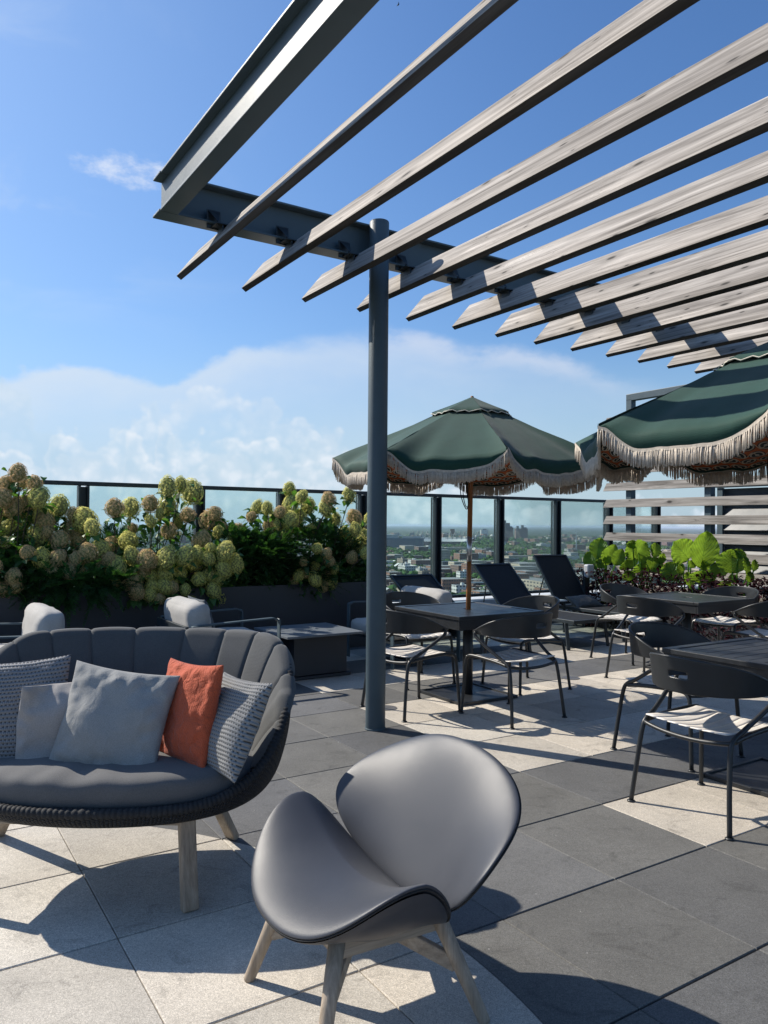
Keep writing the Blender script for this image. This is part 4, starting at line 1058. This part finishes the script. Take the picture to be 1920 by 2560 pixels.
# ------------------------------------------------------------------ leather lounge chair
def lounge_chair():
    f = Vector((-.875, -.484, 0)).normalized(); rz = math.atan2(f.y, f.x)+PI/2      # local -y is forward
    t = thing('lounge_chair', 'grey leather shell lounge chair on splayed wooden legs in the foreground', 'lounge chair', (-.077, 2.338, 0), -1.055)
    nr, na = 26, 96
    def shell(b, put, ra, rf, rb, curl, th, under, e=.94):
        """closed saddle shell; put(x, y, h) gives the point h along the normal side"""
        ring = [math.sin(PI/2*i/(nr-1)) for i in range(nr)]
        for side in (1, -1):
            vs = []
            for j, k in enumerate(ring):
                for i in range(na):
                    a = 2*PI*i/na; c, s = math.cos(a), math.sin(a)
                    x = ra*k*math.copysign(abs(c)**e, c); y = (rf if s < 0 else rb)*k*math.copysign(abs(s)**e, s)
                    q = max(0, 1-k**5)**.5
                    h = curl(x, y)+side*th/2*q
                    if side < 0: h -= under(x, y)*(1-k**4)
                    vs.append(put(x, y, h))
            fs = [(j*na+i, j*na+(i+1) % na, (j+1)*na+(i+1) % na, (j+1)*na+i) for j in range(nr-1) for i in range(na)]
            b.add(vs, fs if side > 0 else [q[::-1] for q in fs])
    # seat
    def seat_curl(x, y):
        w = max(0, 1-((y+.036)/.320)**2)**1.15
        return .141*(abs(x)/.396)**2.1*w-.048*(max(0, -y)/.288)**2.2-.106*(max(0, y)/.197)**1.3
    b = MB(); shell(b, lambda x, y, h: Vector((x, y, .372+h)), .396, .288, .197, seat_curl, .046, lambda x, y: .0, .889)
    b.build('seat', M['leather'], t, smooth=True)
    b = MB(); nn = 20; vs = []
    for j in range(nn):
        k = j/(nn-1)
        for i in range(na):
            a = 2*PI*i/na; c, s = math.cos(a), math.sin(a); e = .889
            x0 = .386*math.copysign(abs(c)**e, c); y0 = (.282 if s < 0 else .188)*math.copysign(abs(s)**e, s)
            top = .367+seat_curl(x0, y0)-.012
            x = x0*(1-.44*k**1.2); y = y0*(1-.40*k**1.2); kz = k**.75; bz = min(top-.02, .295)
            vs.append((x, y, top*(1-kz)+bz*kz))
    vs.append((0, 0, .29)); c_ = len(vs)-1
    b.add(vs, [(j*na+i, (j+1)*na+i, (j+1)*na+(i+1) % na, j*na+(i+1) % na) for j in range(nn-1) for i in range(na)]+[((nn-1)*na+(i+1) % na, (nn-1)*na+i, c_) for i in range(na)])
    b.build('seat_underside', M['leather_dark'], t, smooth=True)
    # back
    rec = .516; ca, sa = math.cos(rec), math.sin(rec)
    def bp(x, y, h): return Vector((x, .270, .478))+Vector((0, sa, ca))*y+Vector((0, -ca, sa))*h
    def back_curl(x, y):
        w = max(0, 1-((y+.215)/.47)**2)**1.25
        return .145*(abs(x)/.433)**2.1*w
    b = MB(); shell(b, bp, .433, .212, .290, back_curl, .046, lambda x, y: .025, .942)
    b.build('backrest', M['leather'], t, smooth=True)
    b = MB(); pts = []
    for i in range(120):
        a = 2*PI*i/120; c, s = math.cos(a), math.sin(a); x = .392*math.copysign(abs(c)**.889, c); y = (.285 if s < 0 else .195)*math.copysign(abs(s)**.889, s)
        pts.append(Vector((x, y, .372+seat_curl(x, y)-.0085)))
    b.tube(pts, .0028, 6, closed=True); b.build('seam', M['rope'], t, smooth=True)
    b = MB(); pts = []
    for i in range(120):
        a = 2*PI*i/120; c, s = math.cos(a), math.sin(a); x = .429*math.copysign(abs(c)**.942, c); y = (.210 if s < 0 else .287)*math.copysign(abs(s)**.942, s)
        pts.append(bp(x, y, back_curl(x, y)-.0095))
    b.tube(pts, .0028, 6, closed=True); b.build('seam', M['rope'], t, smooth=True)
    # base
    zt = .318
    legs = {}
    for sx in (-1, 1):
        for fr in (-1, 1):
            foot = Vector((sx*.262, fr*.24 if fr < 0 else .290, 0)); top = Vector((sx*.175, -.145 if fr < 0 else .17, zt))
            legs[(sx, fr)] = (foot, top)
            b = MB(); ax = (top-foot).normalized()
            b.tube([foot, foot+ax*.01, foot.lerp(top, .5), top], [.0165, .018, .021, .024], 18); b.build('leg', M['oak'], t, smooth=True)
        a = legs[(sx, -1)]; c = legs[(sx, 1)]
        b = MB(); b.beam(a[1]+Vector((0, 0, -.035)), c[1]+Vector((0, 0, -.035)), .024, .055); b.build('side_rail', M['oak_y'], t, bevel=.005)
    for fr in (-1, 1):
        a = legs[(-1, fr)]; c = legs[(1, fr)]; b = MB(); b.beam(a[1]+Vector((0, 0, -.035)), c[1]+Vector((0, 0, -.035)), .024, .045); b.build('cross_rail', M['oak_x'], t, bevel=.005)
    for (k1, k2) in (((-1, -1), (1, 1)), ((1, -1), (-1, 1))):
        a = legs[k1][0].lerp(legs[k1][1], .50); c = legs[k2][0].lerp(legs[k2][1], .50); m_ = (a+c)/2
        if k1 == (1, -1): a = a-Vector((0, 0, .0)); 
        for q in (a, c):
            b = MB(); dz = Vector((0, 0, .0)); b.beam(q+(m_-q)*.03, m_+(q-m_)*.045+Vector((0, 0, .10)), .022, .045); b.build('stretcher', M['oak_x'], t, bevel=.004)
lounge_chair()

# ------------------------------------------------------------------ white cushioned armchairs and coffee table
def armchair():
    """local: back at x=0, faces +x"""
    t = thing('lounge_armchair', 'x', 'armchair', (0, 0, 0), 0)
    for s in (-1, 1):
        b = MB(); pts = [(.03, s*.43, .02), (.03, s*.43, .50), (.06, s*.43, .555), (.12, s*.43, .575), (.70, s*.43, .600), (.80, s*.43, .600), (.835, s*.43, .58), (.85, s*.43, .54), (.85, s*.43, .02)]
        pts = smooth_path(pts, 4)
        for k in range(len(pts)-1): pass
        vs = []; w = .026; th = .006
        for k, p in enumerate(pts):
            d = (pts[min(k+1, len(pts)-1)]-pts[max(k-1, 0)]).normalized(); nrm = Vector((-d.z, 0, d.x))
            for a_, c_ in ((-w, -th), (w, -th), (w, th), (-w, th)): vs.append(p+Vector((0, a_, 0))+nrm*c_)
        b.add(vs, [(4*k+q, 4*k+(q+1) % 4, 4*k+4+(q+1) % 4, 4*k+4+q) for k in range(len(pts)-1) for q in range(4)])
        b.build('arm', M['steel'], t)
    b = MB(); b.box((.44, 0, .27), (.80, .80, .03)); b.box((.02, 0, .42), (.03, .82, .30)); b.box((.44, 0, .03), (.03, .82, .02)); b.build('frame', M['steel_dark'], t, bevel=.004)
    b = MB(); rbox(b, (.52, 0, .36), (.68, .80, .15), .05, .012, wr=.01, seed=1); b.build('seat_cushion', M['white'], t, smooth=True)
    b = MB(); rbox(b, (.16, 0, .560), (.20, .78, .39), .075, .012, Matrix.Rotation(R(-8), 3, 'Y'), wr=.012, seed=5); b.build('back_cushion', M['white'], t, smooth=True)
    return t
a0 = armchair(); a0.location = G(2.08, 6.70); a0.rotation_euler = (0, 0, TH); a0['label'] = 'white-cushioned armchair with a dark striped pillow, just behind the sofa back'; a0['group'] = 'white cushioned armchairs by the planter'
copy_tree(a0, G(1.20, 6.68), TH+PI, 'white-cushioned armchair at the left frame edge, facing left', 'white cushioned armchairs by the planter')
copy_tree(a0, G(5.02, 6.74), TH+PI, 'white-cushioned armchair mostly hidden behind the round post', 'white cushioned armchairs by the planter')
def striped():
    m, N, out = new_mat('dark_striped_fabric')
    u, v, _ = N.xyz(N.node('ShaderNodeUVMap').outputs[0])
    s = N.ramp(N.m('SINE', N.m('MULTIPLY', u, 150.)), -.1, .4)
    c = N.mix(s, (.02, .025, .03), (.10, .12, .14)); b = N.node('ShaderNodeBsdfPrincipled', {'Base Color': c, 'Roughness': .9}); N.l.new(b.outputs[0], out.inputs[0]); return m
M['striped'] = striped()
o = pillow('throw_pillow', 'dark striped pillow leaning on the white cushion of the armchair behind the sofa', 'striped', (0, 0, 0), .44, .42, .12, Matrix.Identity(3), 3.3, .01)
o.matrix_world = Matrix.Translation(G(2.34, 6.58, .585)) @ Matrix.Rotation(TH, 4, 'Z') @ prot(R(90), R(18), 0).to_4x4()
def coffee_table():
    t = thing('coffee_table', 'low square dark coffee table with a smooth grey top by the planter', 'coffee table', G(3.42, 6.66), TH)
    b = MB(); b.box((0, 0, .41), (.80, .76, .022)); b.build('tabletop', simple('stone_top', (.16, .18, .20), .35, 0, .08), t, bevel=.003)
    b = MB(); b.box((0, 0, .215), (.56, .54, .36)); b.build('base', M['planter'], t, bevel=.003)
    b = MB(); b.box((0, 0, .018), (.62, .60, .025)); b.build('plinth', M['planter'], t, bevel=.003)
coffee_table()

# ------------------------------------------------------------------ sun loungers
def lounger(u, vh, ang, label, first=None):
    t = thing('sun_lounger', label, 'sun lounger', G(u, vh), TH, 'black sling sun loungers at the glass')
    w = .325; z = .33; Ls = 1.25
    for s in (-1, 1):
        b = MB(); b.beam((s*w, .45, z), (s*w, -Ls, z), .03, .045); b.build('side_rail', M['steel_dark'], t, bevel=.006)
        for y in (-Ls+.12, .30):
            b = MB(); b.beam((s*(w+.01), y-.03, 0), (s*w, y+.02, z-.02), .045, .022); b.build('leg', M['steel_dark'], t, bevel=.004)
    for yy in (-Ls+.01, .44): b = MB(); b.beam((-w, yy, z), (w, yy, z), .03, .04); b.build('cross_rail', M['steel_dark'], t, bevel=.004)
    b = MB(); b.box((0, -Ls/2, z+.012), (2*w-.03, Ls-.04, .006)); b.build('seat_sling', M['sling'], t)
    Lb = .80; c, s_ = math.cos(ang), math.sin(ang)
    b = MB()
    for s in (-1, 1): b.beam((s*(w-.012), 0, z+.02), (s*(w-.012), Lb*c, z+.02+Lb*s_), .024, .03, up=(0, -s_, c))
    b.beam((-w, Lb*c, z+.02+Lb*s_), (w, Lb*c, z+.02+Lb*s_), .024, .03, up=(0, -s_, c)); b.build('back_frame', M['steel_dark'], t, bevel=.003)
    b = MB(); b.box((0, Lb*c/2, z+.02+Lb*s_/2), (2*w-.05, Lb-.02, .006), Matrix.Rotation(ang, 3, 'X')); b.build('back_sling', M['sling'], t)
    for sx in (-1, 1): b = MB(); b.tube([(sx*(w-.03), Lb*c*.6, z+.02+Lb*s_*.6), (sx*(w-.03), .42, z)], .009, 6); b.build('prop', M['steel_dark'], t)
lounger(5.61, 7.40, math.asin(.44/.8), 'sun lounger with the lowest back, behind the umbrella table at the left')
lounger(6.97, 7.50, math.asin(.55/.8), 'middle sun lounger with its back half raised')
lounger(8.08, 7.63, math.asin(.655/.8), 'right sun lounger with its back raised highest, next to the leafy planter')
pillow('head_pillow', 'dark pillow on the right sun lounger', 'cush_dark', G(8.0, 7.36, .41), .50, .26, .12, Matrix.Rotation(TH, 3, 'Z') @ Matrix.Rotation(R(28), 3, 'X'), 2.2, .012, 'dark pillows on the sun loungers')
pillow('head_pillow', 'dark pillow on the middle sun lounger, mostly behind a chair', 'cush_dark', G(6.95, 7.22, .41), .50, .26, .12, Matrix.Rotation(TH, 3, 'Z') @ Matrix.Rotation(R(28), 3, 'X'), 5.2, .012, 'dark pillows on the sun loungers')
for u, v, lab in ((7.52, 7.62, 'pale low side table between the middle and right sun loungers'), (6.28, 7.75, 'pale low side table between the left and middle sun loungers')):
    t = thing('side_table', lab, 'side table', G(u, v), TH, 'pale side tables between the sun loungers')
    b = MB(); b.box((0, 0, .43), (.42, .42, .018)); b.build('tabletop', M['coping'], t, bevel=.003)
    for sx in (-1, 1):
        for sy in (-1, 1): b = MB(); b.beam((sx*.18, sy*.18, 0), (sx*.18, sy*.18, .42), .025, .025, up=(0, 1, 0)); b.build('leg', M['steel_dark'], t)

# ------------------------------------------------------------------ plants
def frame_from(d, up=None):
    d = d.normalized(); u = up or Vector((0, 0, 1)); x = d.cross(u)
    if x.length < 1e-3: x = Vector((1, 0, 0))
    x.normalize(); return x, d, x.cross(d)
def leafquad(mb, p, d, L, W, droop=.3, nrm=None):
    x, d, z = frame_from(d); tw = random.uniform(-.7, .7); xx = x*math.cos(tw)+z*math.sin(tw); zz = z*math.cos(tw)-x*math.sin(tw)
    prof = [(0, .0, 0), (.3, .42, .03), (.6, .46, 0), (1, 0, -droop)]
    vs = []
    for a, w, h in prof:
        c = p+d*(a*L)+zz*(h*L)
        if w == 0: vs.append(c)
        else: vs += [c-xx*(w*W)+zz*(.10*W), c-zz*0, c+xx*(w*W)+zz*(.10*W)]
    mb.add(vs, [(0, 2, 1), (0, 3, 2), (1, 2, 5, 4), (2, 3, 6, 5), (4, 5, 7), (5, 6, 7)])
def head_mesh(seed, mats, elong=1.15):
    rnd = random.Random(seed); b = MB(); b.mat = 1
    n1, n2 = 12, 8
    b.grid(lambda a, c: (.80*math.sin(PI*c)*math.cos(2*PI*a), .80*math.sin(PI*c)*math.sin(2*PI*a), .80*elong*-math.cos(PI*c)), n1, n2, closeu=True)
    b.mat = 0; N_ = 250
    for k in range(N_):
        z = 1-2*(k+.5)/N_; r = math.sqrt(1-z*z); ph = k*2.39996+rnd.uniform(-.2, .2)
        d = Vector((r*math.cos(ph), r*math.sin(ph), z)); taper = 1-.16*max(0, z)
        lump = 1+.10*noise.noise(d*2.3+Vector((seed, 0, 0)))
        c = Vector((d.x*taper, d.y*taper, d.z*elong))*lump*rnd.uniform(.93, 1.0)
        nrm = (d+Vector((rnd.uniform(-.28, .28), rnd.uniform(-.28, .28), rnd.uniform(-.28, .28)))).normalized()
        x, _, y = frame_from(nrm, Vector((.3, .2, .9))); s = rnd.uniform(.11, .155); ro = rnd.uniform(0, 1.57)
        for q in range(4):
            a = ro+q*PI/2; e = x*math.cos(a)+y*math.sin(a); g = x*math.cos(a+PI/2)+y*math.sin(a+PI/2)
            b.add([c, c+e*s*.6-g*s*.42+nrm*s*.15, c+e*s*1.05+nrm*s*.05, c+e*s*.6+g*s*.42+nrm*s*.15], [(0, 1, 2, 3)])
    return b.build('flower_head', mats)
def hydrangeas():
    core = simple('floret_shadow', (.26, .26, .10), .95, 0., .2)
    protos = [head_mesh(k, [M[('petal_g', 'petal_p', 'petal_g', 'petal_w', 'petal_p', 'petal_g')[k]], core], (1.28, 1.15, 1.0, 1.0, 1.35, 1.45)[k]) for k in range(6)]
    for p in protos: COL.objects.unlink(p)
    import itertools
    F = 1920.; CT = Matrix.Translation((0, 0, 1.44)) @ Matrix.Rotation(PI/2+math.atan(31.5/1920), 4, 'X') @ Matrix.Rotation(R(.46), 4, 'Z')
    def at(cx, cy, v):
        """point of the planting bed seen at this spot of the survey picture, at depth v across the bed"""
        px = cx/1.728; py = 1150+cy/1.728
        r = (CT.to_3x3() @ Vector((px-960, -(py-1280), -F))); return Vector((0, 0, 1.44))+r*(v/r.dot(VX)), (v/r.dot(VX))
    B1 = [(78,55,35,1),(90,97,35,1),(150,103,32,1),(30,105,35,1),(15,165,38,1),(60,205,42,1),(170,160,40,0),(155,215,45,0),(255,200,42,0),(100,265,38,0),(30,295,40,0),(95,322,26,3),(22,355,25,3),(165,330,45,0),(195,265,35,1),(260,350,38,1),(370,265,50,0),(320,238,33,1),(400,292,32,0),(308,300,40,1),(340,352,38,1),(380,402,38,1),(435,388,38,0),(180,425,36,0),(210,457,24,0),(250,425,34,1),(225,482,26,1),(305,482,36,1),(330,430,30,1),(60,505,32,1),(20,562,34,1),(70,547,28,1),(430,440,33,1),(355,470,25,1),(-40,150,40,1),(-60,250,42,0),(-50,350,40,1),(-30,460,36,1),(120,400,30,1),(200,310,34,1),(110,185,34,1),(215,250,34,0),(15,235,36,0)]
    B2 = [(495,208,38,1),(565,205,38,0),(650,190,34,1),(725,118,36,5),(780,108,28,0),(828,137,46,0),(725,197,40,0),(690,232,20,5),(770,265,25,0),(812,240,32,1),(650,262,22,5),(730,305,32,1),(555,350,40,2),(575,295,20,1),(500,467,40,0),(570,415,32,5),(635,432,40,1),(720,422,40,5),(800,415,36,0),(850,410,33,0),(840,455,32,2),(900,427,28,0),(870,350,38,1),(910,382,25,2),(905,262,42,1),(930,232,30,1),(975,395,38,0),(1010,348,32,5),(1060,360,30,0),(1030,305,30,1),(945,312,24,0),(960,285,22,1),(1015,450,34,0),(965,470,33,0),(905,495,30,0),(860,515,30,2),(945,512,25,0),(715,490,38,2),(655,497,34,0),(755,505,30,2),(660,545,32,2),(710,545,32,0),(650,582,30,0),(575,530,38,1),(590,570,32,1),(870,575,25,2),(920,560,30,0),(950,595,30,0),(800,560,22,0),(825,605,20,2),(740,550,28,1),(480,370,35,1),(520,522,28,1),(470,430,32,1),(780,485,24,0),(615,480,28,1),(690,600,22,1)]
    B3 = [(1250,125,26,0),(1305,158,24,0),(1258,190,34,5),(1330,200,33,0),(1420,172,30,1),(1508,152,28,5),(1405,213,25,5),(1450,257,24,0),(1110,205,24,5),(1155,207,24,0),(1085,245,20,1),(1210,225,25,1),(1255,258,34,0),(1208,274,24,5),(1290,282,24,0),(1245,310,25,0),(1340,302,24,0),(1380,327,24,2),(1410,305,28,0),(1165,290,28,1),(1370,383,23,2),(1362,463,22,2),(1290,498,22,0),(1410,405,22,1),(1425,440,22,1),(1360,515,26,0),(1415,490,25,1),(1445,470,18,0),(1395,545,24,1),(1430,530,26,0),(1270,530,20,1),(1490,317,30,2),(1535,300,26,0),(1500,370,34,0),(1545,372,28,0),(1530,250,32,1),(1310,440,17,1),(1320,490,17,1),(1580,330,26,0),(1520,420,24,1),(1600,250,24,0),(1185,250,22,0),(1300,240,22,0),(1580,400,22,0)]
    labs = ['leftmost hydrangea bush, thick with pinkish cream flower heads', 'middle hydrangea bush with tall cream heads above the guardrail', 'right hydrangea bush nearest the round post with scattered pale green heads']
    rnd = random.Random(21)
    for bi, (B, lab, u0) in enumerate(zip((B1, B2, B3), labs, (.8, 2.2, 4.0))):
        base = G(u0, 8.2, .68)
        t = thing('hydrangea_bush', lab, 'hydrangea', base, 0, 'flowering hydrangeas in the planters')
        lv = MB(); st = MB(); random.seed(bi+40)
        heads = []
        for (cx, cy, r, ty) in B:
            low = cy > 440
            v = rnd.uniform(7.62, 7.85) if cy > 380 else rnd.uniform(7.8, 8.45)
            p, k = at(cx, cy, v); rad = r/1.728/1920*p.y*1.12
            heads.append((p, rad))
            o = protos[ty].copy(); COL.objects.link(o); o.parent = t; o.location = p-base; o.scale = (rad, rad, rad*rnd.uniform(.9, 1.05))
            o.rotation_euler = (rnd.uniform(-.5, .5), rnd.uniform(-.5, .5), rnd.uniform(0, 6)); o.name = 'flower_head'
            root = Vector((p.x*.6+base.x*.4+rnd.uniform(-.1, .1), p.y*.6+base.y*.4, .70))
            st.tube(smooth_path([root, root.lerp(p, .5)+Vector((rnd.uniform(-.05, .05), rnd.uniform(-.05, .05), .05)), p-Vector((0, 0, rad*.5))], 4), [.006]*9 if False else .005, 5)
            for _ in range(5):
                d = Vector((rnd.uniform(-1, 1), rnd.uniform(-1, 1), rnd.uniform(-.5, .4)))
                leafquad(lv, p+Vector((0, 0, -rad*.8))+VX*.04+d*.03, d, rnd.uniform(.10, .15), rnd.uniform(.06, .09))
            for _ in range(11):
                f = rnd.random()**.6; q = root.lerp(p, f)+VX*.09+Vector((rnd.gauss(0, .09), rnd.gauss(.04, .07), rnd.gauss(0, .06)))
                d = Vector((rnd.uniform(-1, 1), rnd.uniform(-1, 1), rnd.uniform(-.6, .6)))
                leafquad(lv, q, d, rnd.uniform(.07, .13), rnd.uniform(.05, .08))
        lv.build('foliage', M['leaf'], t, world=True); st.build('stems', M['bark'], t, world=True, smooth=True)
    for p in protos: bpy.data.objects.remove(p)
hydrangeas()
def juniper(name, lab, blobs, seed):
    """feathery evergreen: sprays of fine needles"""
    rnd = random.Random(seed); c0 = blobs[0][0]; t = thing(name, lab, 'juniper', Vector((c0.x, c0.y, .68)), 0, 'feathery junipers between the hydrangeas')
    b = MB(); st = MB()
    for (c, rad, n, bias) in blobs:
        for _ in range(n):
            d0 = Vector((rnd.gauss(0, 1), rnd.gauss(0, 1), rnd.gauss(0, .7))).normalized(); p = c+Vector((d0.x*rad[0], d0.y*rad[1], d0.z*rad[2]))*rnd.uniform(.35, 1)
            d = (d0*.5+bias+Vector((rnd.uniform(-.4, .4), rnd.uniform(-.4, .4), rnd.uniform(-.25, .3)))).normalized()
            L = rnd.uniform(.14, .26); x, d, z = frame_from(d)
            b.add([p, p+x*.004, p+d*L], [(0, 1, 2)])
            for k in range(13):
                f = (k+1)/13; q = p+d*(L*f)-Vector((0, 0, .05*f*f)); w = .085*(1-f*.75)
                for sd in (-1, 1):
                    e = (d*.95+x*sd*.75+z*rnd.uniform(-.4, .4)).normalized()*w*rnd.uniform(.7, 1.2); sidev = e.cross(z).normalized()*.0055
                    b.add([q-sidev, q+sidev, q+e*.6+sidev*.9, q+e, q+e*.6-sidev*.9], [(0, 1, 2, 3, 4)])
    b.build('foliage', M['juniper'], t, world=True)
up = Vector((0, 0, .35))
juniper('juniper_bush', 'juniper spilling over the planter below the left hydrangea', [(G(1.35, 7.72, .86), (.75, .22, .16), 330, Vector((0, -.5, .05))), (G(.9, 8.1, .95), (.8, .25, .22), 200, up), (G(2.0, 8.3, 1.22), (.22, .2, .12), 60, up)], 3)
juniper('juniper_bush', 'dark juniper filling the gap between middle and right hydrangeas', [(G(3.55, 7.95, 1.08), (.42, .30, .24), 400, Vector((.5, -.2, .3))), (G(3.35, 8.2, 1.26), (.26, .25, .12), 130, Vector((.5, 0, .3))), (G(3.9, 8.0, .86), (.7, .28, .16), 300, Vector((.3, -.3, .2)))], 5)
juniper('juniper_bush', 'juniper showing just right of the round post', [(G(4.62, 8.15, 1.0), (.30, .28, .25), 260, Vector((.5, 0, .3))), (G(4.85, 8.1, .75), (.2, .25, .2), 120, Vector((.6, -.1, .2))), (G(4.3, 8.1, 1.25), (.30, .28, .2), 160, up)], 8)
def bedding():
    """dark inner mass of leaves low in the planting bed"""
    rnd = random.Random(77); random.seed(5); b = MB()
    for _ in range(5200):
        u = rnd.uniform(-2.6, 4.8); v = rnd.uniform(7.85, 8.6); top = 1.12+.25*noise.noise(Vector((u*1.1, 0, 3)))+(.15 if u < 1.5 else 0)
        if u > 4.4: top -= .2
        z = rnd.uniform(.70, top); d = Vector((rnd.uniform(-1, 1), rnd.uniform(-1, 1), rnd.uniform(-.5, .6)))
        leafquad(b, G(u, v, z), d, rnd.uniform(.09, .14), rnd.uniform(.06, .09))
    tag(b.build('planter_undergrowth', M['leaf']), 'dense dark leaves filling the planters beneath the flower heads', 'undergrowth', kind='stuff')
bedding()

def leafy_planter():
    t = thing('metal_planter', 'low dark planter with broad green leaves in front of the slatted screen', 'planter', G(8.76, 5.8, 0), TH)
    b = MB()
    for s in (-1, 1): b.box((s*.22, 0, .16), (.02, 4.6, .32)); b.box((0, s*2.29, .16), (.42, .02, .32))
    b.build('box', M['planter'], t); b = MB(); b.box((0, 0, .27), (.42, 4.56, .04)); b.build('soil', M['soil'], t)
    rnd = random.Random(9); random.seed(9); b = MB()
    for _ in range(5200):
        v = rnd.uniform(3.7, 8.05); u = 8.62+rnd.gauss(0, .14); z = .05+rnd.random()**.8*(.78+.12*noise.noise(Vector((v*2.5, 0, 0))))
        if z < .3: u -= .14
        d = Vector((rnd.uniform(-1, 1), rnd.uniform(-1, 1), rnd.uniform(-.3, .9)))
        leafquad(b, G(u, v, z), d, rnd.uniform(.05, .11), rnd.uniform(.02, .045))
    tag(b.build('purple_foliage', M['purple']), 'dark purple bedding foliage under the broad green leaves', 'bedding plants', kind='stuff')
    F = 1920.; CT = Matrix.Rotation(PI/2+math.atan(31.5/1920), 3, 'X') @ Matrix.Rotation(R(.46), 3, 'Z')
    def at(px, py, u):
        r = CT @ Vector((px-960, -(py-1280), -F)); return Vector((0, 0, 1.44))+r*(u/r.dot(UX))
    def leaf(parent, c, W, H, yaw, pitch, roll, seed):
        """broad ribbed ruffled leaf, tip down"""
        b = MB(); nu, nv = 17, 22
        def f(a, e):
            y = e; wdt = math.sin(PI*min(1, (y*.94+.06)))**.62*(1-.12*y)
            if y > .82: wdt *= 1.0
            s = (a-.5)*2; x = s*wdt*W/2
            yy = (y-.5)*H+ (abs(s)**1.5)*H*.07*(1-y)
            ruff = .010*abs(s)**3*math.sin(y*34+seed)+.006*math.sin((y-abs(s)*.5)*44)
            z = .10*W*abs(s)**1.3-.12*H*(y-.5)**2*2+ruff
            return (x, yy, z)
        b.grid(f, nu, nv, uvs=(1., 1.))
        M3 = Matrix.Rotation(yaw, 3, 'Z') @ Matrix.Rotation(pitch, 3, 'X') @ Matrix.Rotation(roll, 3, 'Z')
        o = b.build('leaf', M['alocasia'], parent, smooth=True); base = parent.location
        o.location = c-base; o.rotation_euler = M3.to_euler()
        return M3 @ Vector((0, -H*.42, 0))+c
    # px, py, width px, height px, roll, depth u
    K = 1/3.53
    plants = [('broad-leaved plant at the left end of the leafy planter', [(105,355,130,135,30), (165,250,135,150,-10), (265,300,110,150,-30), (185,385,95,75,60), (225,330,80,120,5), (340,330,95,130,-25), (205,575,40,60,0)]),
              ('bushy broad-leaved plant behind the left chair of the leafy-side table', [(460,275,140,120,20), (545,250,150,110,-40), (665,265,90,120,-25), (430,390,150,70,35), (560,330,150,80,-30), (560,430,170,90,10), (430,490,95,75,20), (660,400,130,120,-40), (720,340,70,80,-20), (465,215,90,60,10)]),
              ('tallest broad-leaved plant with two upright ribbed leaves', [(895,270,205,175,40), (1095,265,205,265,-4), (810,455,190,140,30), (880,440,90,60,60), (1075,500,185,90,0), (960,530,95,120,-5), (985,390,70,60,-30), (1100,420,100,100,10)]),
              ('broad-leaved plant with one large round yellow-green leaf at right', [(1345,365,220,170,-2), (1395,300,110,70,-10), (1230,440,160,110,30), (1470,400,70,140,-12), (1540,400,60,90,-25), (1265,580,120,70,15), (1500,505,60,80,0), (1350,520,70,70,10)]),
              ]
    for lab, ls in plants:
        cx = sum(l[0] for l in ls)/len(ls); g = at(1450+cx*K, 1500, 8.75); g.z = .30
        tt = thing('broad_leaved_plant', lab, 'plant', g, 0, 'broad-leaved plants in the leafy planter'); st = MB()
        for i, (lx, ly, w, h, ro) in enumerate(ls):
            c = at(1450+lx*K, 1300+ly*K, 8.62+rnd.uniform(-.12, .12)); sc = c.y/1920*K
            e = leaf(tt, c, w*sc*1.30, h*sc*1.30, R(rnd.uniform(-25, 25)), R(rnd.uniform(62, 100)), R(ro+rnd.uniform(-6, 6)), rnd.random()*6)
            foot = Vector((g.x+rnd.uniform(-.06, .06), g.y+rnd.uniform(-.06, .06), .30))
            st.tube(smooth_path([foot, foot.lerp(e, .55)+Vector((0, 0, .06)), e], 4), .009, 6)
        st.build('stems', M['alocasia'], tt, world=True, smooth=True)
    # weatherproof outlet box on its stake
    p = G(8.42, 7.66)
    t = thing('outlet_box', 'clear-covered electrical outlet box on a dark stake beside the right lounger', 'outlet box', p, TH)
    b = MB(); b.box((0, 0, .80), (.13, .09, .19)); b.build('cover', M['clear'], t, bevel=.02)
    b = MB(); b.box((.02, .07, .40), (.10, .05, .80)); b.build('stake', M['steel_dark'], t, bevel=.004)
leafy_planter()

def insect():
    t = thing('flying_insect', 'tiny dark insect flying in the sky between the steel beam and first slat', 'insect', (.190, 14.0, 11.02), R(35))
    t.scale = (.2, .2, .2); t.rotation_euler = (0, R(-50), R(20))
    b = MB(); pts = [(-.16, 0, 0), (-.10, 0, .0), (0, 0, 0), (.10, 0, .01), (.15, 0, .015), (.18, 0, .01)]
    b.tube(pts, [.008, .03, .045, .032, .02, .004], 8); b.add([(-.12, -.02, 0), (-.12, .02, 0), (-.26, .05, 0), (-.26, -.05, 0)], [(0, 1, 2, 3)])
    b.build('body', M['rope'], t, smooth=True)
    for sgn in (-1, 1):
        b = MB(); b.add([(.08, sgn*.03, .02), (.10, sgn*.20, .12), (.02, sgn*.36, .10), (-.02, sgn*.20, .10), (-.08, sgn*.03, .02)], [(0, 1, 2, 3, 4)]); b.build('wing', M['rope'], t)
insect()

# ------------------------------------------------------------------ haze
def haze():
    b = MB(); b.box((0, 0, (GZ-1+12)/2+0), (96000, 96000, 12-(GZ-1)))
    m = bpy.data.materials.new('haze'); m.use_nodes = True; t = m.node_tree; t.nodes.clear(); N = NT(t)
    v = N.node('ShaderNodeVolumePrincipled', {'Color': (.72, .84, 1.0), 'Density': HAZE, 'Anisotropy': .2})
    out = N.node('ShaderNodeOutputMaterial'); N.l.new(v.outputs[0], out.inputs['Volume'])
    tag(b.build('haze', m), 'pale blue air between the roof and the horizon', 'haze', kind='stuff')
HAZE = 4.5e-5
haze()
